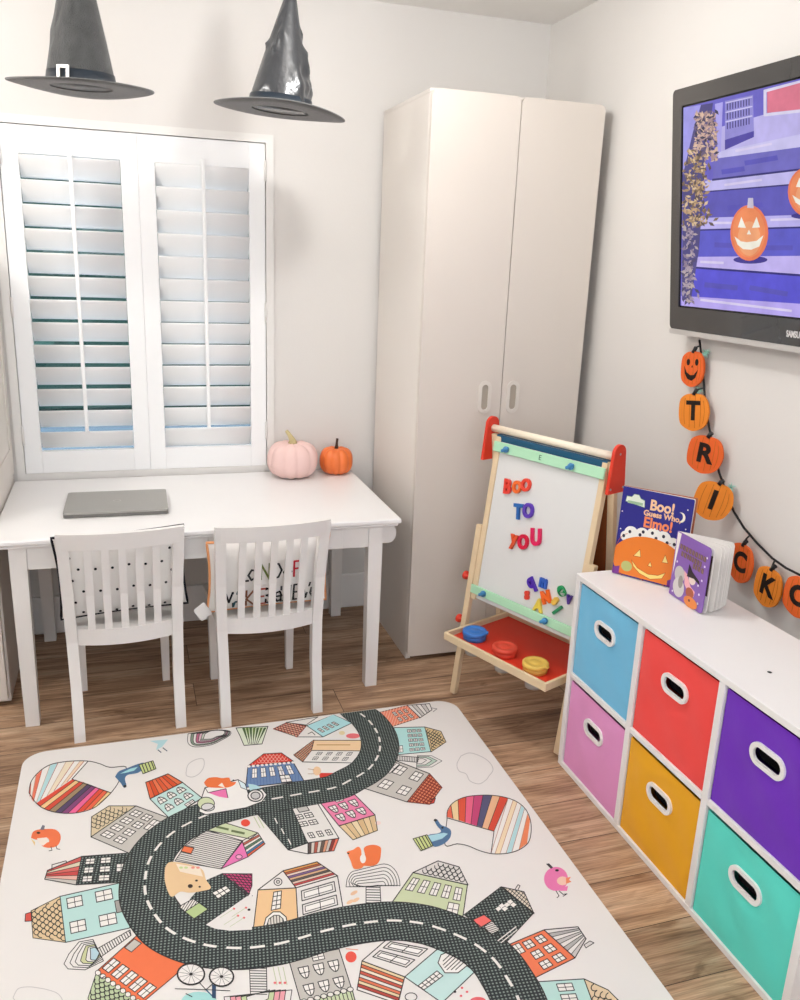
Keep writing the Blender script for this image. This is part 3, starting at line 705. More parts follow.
def fbin(label, k, row, colr, name):
    z0, z1 = ((UT, ZM), (ZU, UHh-UT))[row]; y1 = xs[k]-UVT-.0028; y0 = xs[k]-UVT-UC+.0028; w = y1-y0; h = z1-z0-(.011 if row == 0 else .008)
    o = UM @ V3(.004, (y0+y1)/2, z0+.0005)
    t = thing('fabric_bin', label, 'storage bin', tuple(o), UPHI, 'fabric bins in the cube shelf')
    fm = fabric(name, colr); rnd = random.Random(name)
    ph = [rnd.uniform(0, 6) for _ in range(6)]
    # front wall: a soft sheet with the handle hole left open
    ny, nz = 96, 92; hz = h*.68; hw, hh = .0385, .0155; vs = []; idx = {}; fs = []
    def soft(y, z):
        u, v = 2*y/w, z/h
        e = max(0, 1-abs(u)**6)*max(0, 1-abs(2*v-1)**6)
        e *= 1-math.exp(-((y/.066)**2+((z-hz)/.044)**2)**2)
        return e*(.0022*math.sin(3*u+ph[0]+2*v)+.0016*math.sin(7*(u*.6+v)+ph[1])+.0012*math.sin(11*(v-u*.5)+ph[2])) - e*.002
    for i in range(ny+1):
        for j in range(nz+1):
            y = -w/2+w*i/ny; z = h*j/nz; idx[i, j] = len(vs); vs.append((soft(y, z)+.003, y, z))
    def inhole(y, z):
        dy, dz = abs(y), abs(z-hz); q = max(0, dy-(hw-hh)); return q*q+dz*dz < (hh*1.10)**2
    for i in range(ny):
        for j in range(nz):
            yc, zc = -w/2+w*(i+.5)/ny, h*(j+.5)/nz
            if not inhole(yc, zc): fs.append([idx[i, j], idx[i, j+1], idx[i+1, j+1], idx[i+1, j]])
    b = MB().add(vs, fs, 0, True)
    d = UD-.016
    b.box(.006, d, -w/2, -w/2+.002, 0, h, bev=0); b.box(.006, d, w/2-.002, w/2, 0, h, bev=0); b.box(d-.002, d, -w/2+.002, w/2-.002, 0, h, bev=0); b.box(.006, d-.002, -w/2+.002, w/2-.002, 0, .002, bev=0)
    b.build('fabric_body', fm, t, recalc=False)
    F = (V3(.003, 0, hz), V3(0, -1, 0), V3(0, 0, 1), V3(-1, 0, 0))
    hd = MB(); o1 = stadium(.097, .050, 10); i1 = stadium(.076, .030, 10); hd.ring(o1, i1, -.001, .0055, F)
    hd.build('handle_ring', mat('handle_white', 'efece9', .35, .5), t)
    MB().prism(stadium(.0755, .0295, 10), -.012, -.0105, F).build('hole_shade_plate', DARK, t)['label'] = 'black oval plate painting the shade inside the handle hole'  # black plate behind the hole stands in for the shade inside the bin
    return t
fbin('sky blue fabric bin in the top row, nearest the easel', 0, 1, '74bfe4', 'blue_fabric')
fbin('coral red fabric bin in the middle of the top row', 1, 1, 'f44c47', 'red_fabric')
fbin('purple fabric bin in the top row, furthest from the easel', 2, 1, '7030bc', 'purple_fabric')
fbin('pink fabric bin under the sky blue bin', 0, 0, 'e698cc', 'pink_fabric')
fbin('mustard yellow fabric bin under the coral red bin', 1, 0, 'eeaa14', 'mustard_fabric')
fbin('turquoise fabric bin under the purple bin', 2, 0, '5fdfcd', 'teal_fabric')

# ------------------------------------------------------------------ picture books on the shelf unit
PAGE = mat('book_pages', 'f3eee8', .6, .3, var=.03)
def bookframe(o, rdir, lean):
    r = V3(*rdir).normalized(); n0 = V3(r.y, -r.x, 0)
    if n0.dot(CAM-o) < 0: n0 = -n0
    up = V3(0, 0, 1)*math.cos(lean)-n0*math.sin(lean); n = n0*math.cos(lean)+V3(0, 0, 1)*math.sin(lean)
    return r, up, n
def leaf(mb, o, a, up, n0, w, h, t, rad=.008, mi=0):
    pts = [(0, 0)]+[(w-rad+rad*math.sin(q), rad-rad*math.cos(q)) for q in [PI/2*i/4 for i in range(5)]]+[(w-rad+rad*math.cos(q), h-rad+rad*math.sin(q)) for q in [PI/2*i/4 for i in range(5)]]+[(0, h)]
    mb.prism(pts, -t, 0, (o, a, up, n0), mi)
ZB = UHh+.0008
o = V3(.329, -1.259, ZB); r, up, n = bookframe(o, (.569, -.823, 0), math.radians(3))
o = o+V3(0, 0, .0013)
bk = thing('picture_book', 'navy Halloween picture book with a big orange pumpkin on its cover', 'book', tuple(o), 0, 'picture books on the shelf unit')
W1, H1 = .194, .246
NAVY = ink('2a2a86', .35, .4)
fc = MB(); leaf(fc, V3(), r, up, n, W1, H1, .0025, .004)
A = Art(lambda x, y, lay: r*(x*W1)+up*((1-y)*H1)+n*(.0002+.00022*lay)); A.default = staticmethod(lambda c: ink(c, .35, .4))
A.poly([(.0, 0), (.985, 0), (1, .02), (1, .98), (.985, 1), (0, 1)], '2b2b86', 0)
def atext(A, s, x, y, size, c, lay, asp=1., off=.0):
    t_ = MB().text(s, size, 0, (V3(), V3(1, 0, 0), V3(0, 1, 0), V3(0, 0, 1)), off=off)
    for f in t_.f: A.poly([(x+t_.v[i].x*asp, y-t_.v[i].y) for i in f], c, lay)
atext(A, 'Boo!', .585, .150, .160, 'f4c9a0', 4, 1.12, .0055)
atext(A, 'Guess Who,', .60, .245, .086, 'f0c098', 4, 1.2, .0035)
atext(A, 'Elmo!', .56, .350, .160, 'f08a5a', 4, 1.12, .0055)
mo = A.ell(.855, .215, .06, .055, None, a0=-1.9, a1=1.5, n=14)+A.ell(.835, .212, .045, .046, None, a0=1.5, a1=-1.8, n=14); A.poly(mo, 'f2ecd8', 2)
A.shape([(.06, .16), (.07, .10), (.14, .10), (.17, .065), (.24, .065), (.27, .10), (.33, .115), (.34, .19)], 'dfe8d6', 2, .006, '7fa07a')
A.poly([(.09, .145), (.31, .145), (.31, .175), (.09, .175)], '9cbc9a', 3)
for x, y in ((.03, .28), (.42, .255), (.73, .12), (.93, .12), (.04, .48), (.30, .53), (.86, .42), (.78, .46), (.94, .33), (.37, .33)): A.poly(A.ell(x, y, .010, .008, None, n=8), 'f4f0ea', 2)
# the large carved pumpkin
for x, y, rx, ry in ((.20, .50, .10, .075), (.36, .49, .10, .075), (.52, .475, .11, .085), (.66, .49, .11, .09), (.80, .53, .10, .08), (.13, .55, .08, .06)):
    A.poly(A.ell(x, y, rx, ry, None, n=16), 'eeece6', 2)
for x, y in ((.18, .49), (.33, .50), (.37, .46), (.50, .45), (.56, .50), (.66, .46), (.72, .52), (.82, .52), (.10, .55)): A.poly(A.ell(x, y, .022, .020, None, n=9), '2a2a3c', 3)
pk = A.ell(.50, .79, .53, .285, None, n=44); pk = [(min(.985, max(0, x)), min(.985, y)) for x, y in pk]; A.poly(pk, 'ea8030', 3.5)
for cx, rx in ((.18, .18), (.50, .22), (.80, .18)): A.line(A.ell(cx, .76, rx, .245, None, a0=PI*.55, a1=PI*1.45, n=14), .006, 'c25e1c', 3)
A.shape([(.28, .75), (.36, .66), (.385, .745)], 'f6e08e', 4, .006, 'b85a1a'); A.shape([(.69, .745), (.72, .655), (.775, .74)], 'f6e08e', 4, .006, 'b85a1a'); A.shape([(.50, .82), (.53, .77), (.56, .825)], 'f6e08e', 4, .006, 'b85a1a')
A.shape([(.26, .80), (.36, .875), (.52, .915), (.66, .90), (.76, .85), (.72, .925), (.56, .965), (.40, .93), (.30, .87)], 'f6dc80', 4, .006, 'b85a1a')
A.poly([(.0, .93), (.10, .90), (.10, 1), (0, 1)], '7a3a8e', 5); A.poly([(.80, .93), (.90, .88), (1, .9), (1, 1), (.80, 1)], '6a2f86', 5)
A.poly(A.ell(.20, .885, .08, .06, None), 'bcc27a', 5)
MBk = fc; om = [NAVY]; k0 = len(om); MBk.add(A.mb.v, A.mb.f); MBk.m[-len(A.mb.f):] = [x+k0 for x in A.mb.m]
MBk.build('front_cover', om+A.mats, bk, recalc=False)
for i, (ang, th, sh) in enumerate(((-.012, .0022, .0030), (-.03, .0022, .0056), (-.045, .0022, .0082))):
    m_ = MB(); a = (r*math.cos(ang)+n*math.sin(ang)); leaf(m_, -n*sh, a, up, n, W1*.985, H1*.995, th, .004); m_.build('page', PAGE, bk)
a = (r*math.cos(-.085)+n*math.sin(-.085)); m_ = MB(); leaf(m_, -n*.0112+a*0, a, up, n, W1*1.0, H1, .0025, .004); m_.build('back_cover', ink('b46a4c', .4, .4), bk)

o2 = V3(.396, -1.428, ZB+.0012); r2, up2, n2 = bookframe(o2, (-.03, -.9995, 0), .01)
b2 = thing('board_book', 'small purple board book standing open on the shelf unit', 'book', tuple(o2), 0, 'picture books on the shelf unit')
W2, H2 = .141, .171
fc = MB(); leaf(fc, V3(), r2, up2, n2, W2, H2, .0022, .010)
A = Art(lambda x, y, lay: r2*(x*W2)+up2*((1-y)*H2)+n2*(.0002+.00022*lay)); A.default = staticmethod(lambda c: ink(c, .35, .4))
def rr(x0, x1, y0, y1, r_): return rrect(x0, x1, y0, y1, r_, 4)
A.poly([(0, 0), (.93, 0), (.98, .02), (1, .06), (1, .94), (.98, .98), (.93, 1), (0, 1)], '8a63b4', 0)
rs = random.Random(5)
for row, (y, xa, xb) in enumerate(((.20, .14, .84), (.30, .20, .80), (.385, .58, .86))):
    x = xa
    while x < xb:
        ww = rs.uniform(.06, .10); A.poly(rr(x, x+ww*.8, y-.045, y+.035, .012), '7a5a5c', 2); A.line([(x+ww*.2, y-.03), (x+ww*.6, y+.02)], .012, 'a8886a', 3); x += ww
A.poly(A.ell(.24, .62, .15, .13, None), 'c9c4c0', 2); A.poly(A.ell(.26, .82, .17, .15, None), 'd5d0cc', 2); A.poly(A.ell(.30, .72, .07, .10, None), '9a958f', 3)
A.poly([(.36, .52), (.46, .55), (.60, .70), (.74, .74), (.72, .83), (.55, .80), (.42, .72)], 'f0b0b8', 3)
A.poly(A.ell(.62, .58, .10, .085, None), 'ecd6cc', 4)
A.poly([(.46, .58), (.48, .38), (.60, .47), (.82, .55), (.84, .60), (.66, .56)], '2a2026', 5)
A.poly(A.ell(.66, .93, .20, .085, None), 'ea8a44', 4); A.poly(A.ell(.60, .80, .12, .08, None), 'b05a3c', 3); A.poly(A.ell(.62, .91, .03, .02, None, n=8), '5a2a1c', 5)
for x, y in ((.90, .30), (.88, .52), (.80, .62), (.12, .45), (.86, .74), (.86, .88), (.10, .93), (.93, .16)): A.poly(A.ell(x, y, .022, .018, None, n=8), 'efe6f4', 3)
fc.add(A.mb.v, A.mb.f); fc.m[-len(A.mb.f):] = [x+1 for x in A.mb.m]
fc.build('front_cover', [ink('8a63b4', .35, .4)]+A.mats, b2, recalc=False)
angs = [(.05, .0018), (.12, .0016), (.30, .0016), (.42, .0016), (.52, .0016), (.58, .0016)]
base = math.atan2(r2.y, r2.x); back_ang = math.atan2(-.80, .60)
for i, f_ in enumerate((.12, .35, .48, .66, .78, .92)):
    ag = base+(back_ang-base)*f_; a = V3(math.cos(ag), math.sin(ag), 0); nn = V3(-a.y, a.x, 0)
    if nn.dot(n2) < 0: nn = -nn
    m_ = MB(); leaf(m_, a*.004, a, V3(0, 0, 1), nn, W2*.985, H2*.99, .0018, .010)
    pg = m_.build('page', PAGE, b2)
    if i == 0:
        q = MB(); q.prism([(.115, .045), (.135, .045), (.135, .150), (.115, .150)], .0003, .0006, (a*.004, a, V3(0, 0, 1), nn)); q.build('page_picture', ink('5a4a40', .5), pg)
a = V3(math.cos(back_ang), math.sin(back_ang), 0); nn = V3(-a.y, a.x, 0)
if nn.dot(n2) < 0: nn = -nn
m_ = MB(); leaf(m_, a*.003, a, V3(0, 0, 1), nn, W2, H2, .0022, .010); m_.build('back_cover', PAGE, b2)

# ------------------------------------------------------------------ television
TO = V3(.585, -1.025, 1.236); TU = V3(-.083, 0, .637).normalized(); TR = V3(0, -1, 0); TN = TR.cross(TU)
tv = thing('television', 'wall-mounted flat television showing glowing pumpkins on purple steps', 'television', tuple(TO))
TW, TH = 1.03, .643
GLOSS = mat('gloss_black_bezel', '343230', .22, .6, var=.02, coat=.4)
TF = (V3(), TR, TU, TN)
SX0, SX1, SY0, SY1 = .0435, TW-.0435, .081, .596
b = MB()
def bevrect(x0, x1, y0, y1, r): return rrect(x0, x1, y0, y1, r, 6)
b.ring(bevrect(0, TW, .0145, TH, .012), bevrect(SX0-.004, SX1+.004, SY0-.004, SY1+.004, .001), -.012, 0, TF)
b.build('bezel', GLOSS, tv)
MB().prism(bevrect(.004, TW-.004, .004, TH-.004, .012), -.042, -.0125, TF).build('back_shell', BLACKP, tv)
MB().prism(bevrect(0, TW, 0, .014, .005), -.030, .001, TF).build('silver_trim', mat('silver_trim', 'c9c5c0', .3, .5, metal=.3), tv)
MB().prism(bevrect(SX0-.0035, SX1+.0035, SY0-.0035, SY1+.0035, .001), -.0124, -.0045, TF).build('screen_border', mat('screen_black', '0b0a12', .25, .4), tv)
MB().text('SAMSUNG', .0215, .0006, (TR*.5015+TU*.041+TN*.0002, TR*.66, TU, TN), off=.0006).build('brand_lettering', mat('logo_silver', 'd8d6d4', .4, .5), tv)
MB().text('Wide', .010, .0004, (TR*.165+TU*.619+TN*.0002, TR, TU, TN)).build('corner_mark', mat('logo_grey', '8a8886', .4, .5), tv) if False else None
MB().box(-.0, .0, 0, 0, 0, 0) if False else None
mt = MB(); mt.box(.01, .055, -.66, -.36, .30, .45, bev=.004); mt.build('wall_mount', BLACKP, tv)
def tvp(u, v):
    p = at_plane(u, v, TO, TN)-TO; return (p.dot(TR), p.dot(TU))
def tfn(u, v, lay):
    x, y = tvp(u, v); x = min(SX1, max(SX0, x)); y = min(SY1, max(SY0, y)); return TR*x+TU*y+TN*(-.0042+.00025*lay)
A = Art(tfn); ES = .92
A.default = staticmethod(lambda c: glow(c, ES))
sb = MB().prism([(SX0, SY0), (SX1, SY0), (SX1, SY1), (SX0, SY1)], -.0045, -.0043, TF)
A.poly([(680, 100), (1000, 20), (1000, 360), (678, 310)], '6a62c4', 0)
def band(y0l, y0r, y1l, y1r, xl, c, lay):     # a step band running from xl to the right edge (y given at xl and at 800)
    k0 = (y0r-y0l)/(800-xl); k1 = (y1r-y1l)/(800-xl)
    A.poly([(xl, y0l), (960, y0l+k0*(960-xl)), (960, y1l+k1*(960-xl)), (xl, y1l)], c, lay)
band(128, 104, 157, 136, 716, 'b9b0e6', 1)
band(152, 134, 159, 147, 717, 'c6c0f2', 2); band(159, 147, 180, 169, 712, '6c66ba', 2); band(179, 168.4, 181, 170.4, 711, '2f2a70', 3)
band(181, 170, 192, 184, 704, 'bdb6f0', 2); band(192, 184, 218, 215, 700, '5b55b4', 2); band(191.3, 183.2, 192.6, 184.8, 703, '2f2a70', 3)
band(218, 215, 230, 227, 699, 'b7aeee', 2); band(230, 227, 257, 256, 696, '5a58c4', 2); band(229.4, 226.6, 231, 228.4, 697, '2c2774', 3)
band(257, 256, 267, 275, 690, 'bcaef0', 2); band(267, 275, 296, 304, 686, '5650cc', 2); band(266.4, 274.4, 268.4, 276.6, 690, '2c2774', 3)
band(296, 304, 320, 330, 680, 'b4a4f2', 2)
for x0, y0, x1, y1 in ((745, 163, 775, 158), (728, 208, 760, 205), (715, 245, 738, 246), (762, 248, 790, 248), (705, 285, 735, 288), (750, 288, 785, 294), (722, 172, 742, 169)):
    A.line([(x0, y0), (x1, y1)], 5, '5650b4', 4)
for x0, y0, x1, y1 in ((735, 151, 770, 144), (724, 185, 760, 180), (712, 223, 730, 223), (770, 220, 800, 219), (700, 262, 722, 263), (700, 300, 790, 311)):
    A.line([(x0, y0), (x1, y1)], 2.4, 'd6ccf8', 4)
A.poly([(766, 113), (766, 91), (960, 38), (960, 92)], 'd8748a', 4); A.line([(764, 115), (764, 91), (960, 36)], 3, 'd8d2f2', 5); A.line([(764, 115), (960, 93)], 3, 'd8d2f2', 5)
A.poly([(724, 101), (752, 95), (753, 134), (724, 149)], '8f88d0', 5); A.poly([(724, 140), (753, 131), (753, 137), (724, 150)], '4a3f9e', 6)
for k in range(3):
    for j in range(9):
        x = 726.5+j*2.7; y = 104+k*9.5-(x-726)*.22; A.line([(x, y), (x, y+6)], 1.1, '3c3478', 6)
    A.line([(725, 103+k*9.5), (751, 97+k*9.5)], 1.2, 'c8c2f0', 6)
A.poly([(714, 104), (722, 102), (720, 152), (717, 151)], 'aaa2ea', 6)
A.poly([(682, 108), (700, 105), (692, 132), (682, 175)], '9d98e4', 5); A.poly([(700, 105), (712, 103), (705, 150), (698, 250), (690, 300), (681, 300), (682, 175), (692, 132)], '4c4680', 4)
rs = random.Random(11)
for i in range(760):
    t = rs.random()
    if t < .40: x, y = rs.uniform(694, 716)-(.0), rs.uniform(112, 160); cc = rs.choice(['c9a898', 'a88a8a', '6a5a78', 'd8b8a0', '3a3550'])
    elif t < .80: x, y = rs.gauss(696, 6.5), rs.uniform(150, 226); cc = rs.choice(['c2a07a', 'a88a68', 'd8bc94', '7a6450', '5a4a48'])
    else: x, y = rs.gauss(688, 3.5), rs.uniform(226, 302); cc = rs.choice(['a898a8', '8a7a90', 'b8a8a8', '4a4468'])
    x = min(718, max(682.5, x)); a = rs.uniform(0, PI); s = rs.uniform(1.6, 3.8)
    A.poly([(x+s*math.cos(a), y+s*math.sin(a)), (x-.45*s*math.sin(a), y+.45*s*math.cos(a)), (x-s*math.cos(a), y-s*math.sin(a)), (x+.45*s*math.sin(a), y-.45*s*math.cos(a))], cc, 6+i % 2)
def lantern(cx, cy, rx, ry):
    A.poly(A.ell(cx+1, cy+ry*.96, rx*.9, ry*.14, None), '3a2f8a', 5)
    A.poly(A.ell(cx, cy, rx, ry, None, n=28), 'ee7a50', 7); A.poly(A.ell(cx-rx*.02, cy-ry*.02, rx*.86, ry*.9, None, n=28), 'f48a58', 8); A.poly(A.ell(cx, cy+ry*.2, rx*.6, ry*.62, None, n=24), 'f8a070', 9)
    A.poly([(cx-2, cy-ry*.9), (cx-1, cy-ry*1.25), (cx+4, cy-ry*1.25), (cx+4.5, cy-ry*.88)], 'c8c0d2', 9)
    f = 'fff2dc'
    for sx in (-1, 1): A.poly([(cx+sx*rx*.58, cy-ry*.20), (cx+sx*rx*.40, cy-ry*.58), (cx+sx*rx*.16, cy-ry*.18)], f, 11)
    A.poly([(cx-2.2, cy+ry*.05), (cx, cy-ry*.12), (cx+2.2, cy+ry*.05)], f, 11)
    A.poly([(cx-rx*.76, cy+ry*.12), (cx-rx*.42, cy+ry*.30), (cx-rx*.1, cy+ry*.33), (cx+rx*.4, cy+ry*.28), (cx+rx*.76, cy+ry*.08), (cx+rx*.55, cy+ry*.48), (cx+rx*.12, cy+ry*.60), (cx-rx*.3, cy+ry*.58), (cx-rx*.6, cy+ry*.42)], f, 11)
lantern(748.5, 233, 19, 28); lantern(807, 192, 20, 25)
sb.add(A.mb.v, A.mb.f); sb.m[-len(A.mb.f):] = [x+1 for x in A.mb.m]
sb.build('screen', [glow('6a62c4', ES)]+A.mats, tv, recalc=False)

# ------------------------------------------------------------------ pumpkin garland
cordpts = [(699.5, 340), (701, 352), (703, 375), (706, 410), (710, 432), (714, 452), (719, 472), (726, 493), (734, 512), (744, 528), (757, 543), (772, 558), (786, 568), (800, 575), (820, 582)]
pts = [at(u, v, 0, .632) for u, v in cordpts]+[V3(.632, -1.83, .74), V3(.632, -1.93, .86), V3(.632, -1.99, 1.02), V3(.632, -2.02, 1.215)]
pts_c = pts
gt = tag(MB().tube(pts, .0032, 8).build('garland_cord', mat('black_ribbon', '1d1d20', .6, .3)), 'black ribbon cord of the pumpkin garland hanging below the television', 'garland')
MINTF = mat('mint_tassel', 'a9dccb', .8, .2, var=.1)
rs = random.Random(2)
for u, v in ((706, 353), (699, 390), (731, 488)):
    c0 = at(u, v, 0, .634); m_ = MB()
    for k in range(26):
        d = V3(rs.uniform(-.5, .3), rs.uniform(-1, 1), rs.uniform(-1, .7)).normalized()*rs.uniform(.010, .018); d.x = min(d.x, .008); m_.tube([c0, c0+d*.5+V3(0, 0, .001), c0+d], [.0013, .0013, .0004], 5)
    tt = m_.build('tassel', MINTF, gt)
hk = MB(); p0 = at(699.5, 342, 0, .632); hk.tube([p0, p0+V3(-.003, 0, .012), p0+V3(-.010, 0, .030), p0+V3(-.016, .0, .036)], .0009, 6)
hk.build('hook', STEEL, gt)
OR = mat('orange_felt_pumpkin', 'ea8a2c', .6, .3, var=.07, vscale=60, bump=.1, bscale=300); OR2 = mat('deep_orange_felt_pumpkin', 'e5662a', .6, .3, var=.07, vscale=60, bump=.1, bscale=300)
GRV = mat('pumpkin_groove', 'b8641c', .7, .2)
def pump_tag(ch, u, v, a, w, h, roll, m_, label, shp=0):
    xx = .640-w/2*abs(math.sin(a))-.014; c = at(u, v, 0, xx)
    U = V3(math.sin(a), -math.cos(a), 0); V = V3(0, 0, 1); N_ = U.cross(V)
    if N_.dot(CAM-c) < 0: N_ = -N_
    U, V = U*math.cos(roll)+V*math.sin(roll), V*math.cos(roll)-U*math.sin(roll)
    t = thing('pumpkin_tag', label, 'garland tag', tuple(c), 0, 'pumpkin tags on the garland')
    pts = []
    for i in range(56):
        q = 2*PI*i/56; rx = w/2*(1-.05*abs(math.sin(q*2.5))); ry = h/2*(1-.05*abs(math.cos(q*3))-.08*math.exp(-((q-PI/2)/.35)**2))
        e = .82; pts.append((rx*math.copysign(abs(math.cos(q))**e, math.cos(q)), ry*math.copysign(abs(math.sin(q))**e, math.sin(q))))
    F = (V3(), U, V, N_)
    o_ = MB().prism(pts, -.003, .003, F).build('pumpkin_face', m_, t)
    g = MB()
    for k in (-.30, -.12, .06, .24, .36):
        xk = k*w; hh_ = h*.42*math.sqrt(max(0, 1-(2*k)**2))
        l = [U*(xk*(1-.35*(y/.5)**2*abs(k)))+V*(y*2*hh_)+N_*.0030 for y in [-.5+i/8 for i in range(9)]]
        g.tube(l, .0007, 5)
    g.build('groove', GRV, t)
    MB().tube([V*(h*.42)+N_*.001, V*(h*.50)+U*.003, V*(h*.56)+U*.008], [.007, .0055, .006], 8).build('stem', BLACKP, t)
    top = c+V*(h*.54); best = min((pts_c[i].lerp(pts_c[i+1], k/8) for i in range(len(pts_c)-1) for k in range(8)), key=lambda q: (q-top).length)
    MB().tube([V*(h*.50), (best-c)*.5+V*(h*.27)+N_*.002, best-c+V3(-.0020, 0, 0)], [.0042, .0026, .0026], 6).build('ribbon_tie', BLACKP, t)
    if ch == 'face':
        f_ = MB(); P = lambda x, y: (x*w, y*h)
        for sx in (-.16, .20): f_.prism([P(sx+.07*math.cos(2*PI*i/12), .17+.09*math.sin(2*PI*i/12)) for i in range(12)], .0032, .0042, F)
        f_.prism([P(-.02, .03), P(.04, .03), P(.02, .09)], .0032, .0042, F)
        f_.prism([P(-.32, .05), P(-.22, -.10), P(-.05, -.18), P(.10, -.17), P(.26, -.04), P(.18, -.24), P(.02, -.33), P(-.16, -.28), P(-.28, -.14)], .0032, .0042, F)
        f_.build('carved_face', mat('black_print', '231a16', .6, .2), t)
    else:
        MB().text(ch, h*.66, .0012, (N_*.0031, U, V, N_), off=.0028).build('letter', mat('black_print', '231a16', .6, .2), t)
    return t
pump_tag('face', 692.7, 368.5, .05, .100, .106, .10, OR2, 'orange pumpkin tag with a grinning face just under the television')
pump_tag('T', 693.8, 411.5, .27, .105, .112, .12, OR, 'orange pumpkin tag lettered T on the garland')
pump_tag('R', 705, 454, .50, .106, .112, -.06, OR2, 'orange pumpkin tag lettered R on the garland')
pump_tag('I', 713, 500.5, .74, .106, .113, -.20, OR, 'orange pumpkin tag lettered I on the garland')
pump_tag('C', 741, 562.5, -.05, .098, .113, 0, OR2, 'orange pumpkin tag lettered C half behind the open board book')
pump_tag('K', 768, 586.5, 0, .098, .110, -.08, OR, 'orange pumpkin tag lettered K on the garland')
pump_tag('O', 800, 597, .10, .100, .108, -.05, OR2, 'orange pumpkin tag lettered O at the right edge of view')
# ------------------------------------------------------------------ printed play mat
MT = .012
MX0, MX1, MY1, MY0 = -1.258, .052, -.833, -2.83
mo = V3((MX0+MX1)/2, (MY0+MY1)/2, .0006)
def mfn(u, v, lay):
    p = at(u, v, 2, MT+.0006); x = min(MX1-.002, max(MX0+.002, p.x)); y = min(MY1-.002, max(MY0+.002, p.y)); return V3(x-mo.x, y-mo.y, MT+.00002+.00013*lay)
A = Art(mfn); A.default = staticmethod(lambda c: ink(c, .5, .3))
ROAD = road_mat(); K = '2e2c2b'; WH = 'e9e5e0'
def smooth(pts, n=6):
    o = []
    for i in range(len(pts)-1):
        p0, p1, p2, p3 = pts[max(i-1, 0)], pts[i], pts[i+1], pts[min(i+2, len(pts)-1)]
        for k in range(n):
            t = k/n; o.append(tuple(.5*(2*p1[a]+(p2[a]-p0[a])*t+(2*p0[a]-5*p1[a]+4*p2[a]-p3[a])*t*t+(3*p1[a]-p0[a]-3*p2[a]+p3[a])*t**3) for a in (0, 1)))
    return o+[pts[-1]]
dash = [(353, 706), (358, 712), (368, 720), (376.8, 732), (380, 743.6), (378.4, 755), (371, 767), (361.4, 774.5), (351, 780), (337.5, 787), (321, 790.7), (301.7, 794), (277.4, 798.4), (249.7, 803), (230.5, 807.8), (213, 813), (193, 821.4), (173, 832.8), (158, 847), (148.5, 863), (145, 882), (146.6, 899), (156, 916.5), (169.4, 930.7), (190.3, 941), (215, 947), (245, 948.4), (274, 945), (295, 940), (325.5, 931), (356, 924.5), (388.5, 921), (417, 923), (440, 929), (466.5, 940), (483.6, 950.7), (497, 963.5), (508, 980), (517.5, 997.5), (524, 1020), (526, 1050), (518, 1085), (490, 1118), (440, 1140), (370, 1155), (290, 1165)]
ctr = [at(u, v, 2, MT) for u, v in smooth(dash)]
hw = .056
def wfn(p, lay): return V3(min(MX1-.002, max(MX0+.002, p.x))-mo.x, min(MY1-.002, max(MY0+.002, p.y))-mo.y, MT+.00002+.00013*lay)
L_, R_ = [], []
for i, p in enumerate(ctr):
    t = (ctr[min(i+1, len(ctr)-1)]-ctr[max(i-1, 0)]); t.z = 0; t.normalize(); nn = V3(-t.y, t.x, 0); L_.append(p+nn*hw); R_.append(p-nn*hw)
ri = A.mi(ROAD)
for i in range(len(ctr)-1):
    A.mb.add([wfn(L_[i], 4), wfn(L_[i+1], 4), wfn(R_[i+1], 4), wfn(R_[i], 4)], [[0, 1, 2, 3]], ri)
ki = A.col(K)
for E_ in (L_, R_):
    for i in range(len(ctr)-1):
        t = (E_[i+1]-E_[i])
        if t.length < 1e-6: continue
        t.normalize(); nn = V3(-t.y, t.x, 0)*.0013
        A.mb.add([wfn(E_[i]+nn, 5), wfn(E_[i+1]+nn, 5), wfn(E_[i+1]-nn, 5), wfn(E_[i]-nn, 5)], [[0, 1, 2, 3]], ki)
acc = 0; wi = A.col('ece8e2')
for i in range(len(ctr)-1):
    d = (ctr[i+1]-ctr[i]).length; steps = max(1, int(d/.003))
    for s in range(steps):
        a, b_ = ctr[i].lerp(ctr[i+1], s/steps), ctr[i].lerp(ctr[i+1], (s+1)/steps)
        if (acc % .050) < .030:
            t = (b_-a).normalized(); nn = V3(-t.y, t.x, 0)*.0032
            A.mb.add([wfn(a+nn, 6), wfn(b_+nn, 6), wfn(b_-nn, 6), wfn(a-nn, 6)], [[0, 1, 2, 3]], wi)
        acc += d/steps
# side road
A.poly([(247, 802), (287, 797), (307.5, 843), (288, 850)], ROAD, 3.5); A.line([(287, 797), (307.5, 843), (288, 850), (247, 802)], .8, K, 5)
for a in (.25, .5, .75): A.line([(268+27*a, 808+42*a), (270.5+27*a, 813+42*a)], 1.2, 'ece8e2', 6)

def sc(pts): return smooth(list(pts)+[pts[0]], 4)[:-1]
def blob(pts, c, lay=1): A.poly(sc(pts), c, lay)
def win(q, us, vs_, w=.8, st='sq', col='f0ece6'):
    for (u0, u1) in us:
        for (v0, v1) in vs_:
            a = [bil(q, u0, v0), bil(q, u1, v0), bil(q, u1, v1), bil(q, u0, v1)]
            if st == 'arch':
                um = (u0+u1)/2; a = [bil(q, um+(u1-u0)/2*math.cos(t), v1-(v1-v0)*math.sin(t)) for t in [PI*i/8 for i in range(9)]]
            if st == 'arch_dn':
                um = (u0+u1)/2; a = [bil(q, um+(u1-u0)/2*math.cos(t), v0+(v1-v0)*math.sin(t)) for t in [PI*i/8 for i in range(9)]]
            A.shape(a, col, 2, w)
            um, vm = (u0+u1)/2, (v0+v1)/2
            A.line([bil(q, um, v0), bil(q, um, v1)], w*.8, K, 3); A.line([bil(q, u0, vm), bil(q, u1, vm)], w*.8, K, 3)
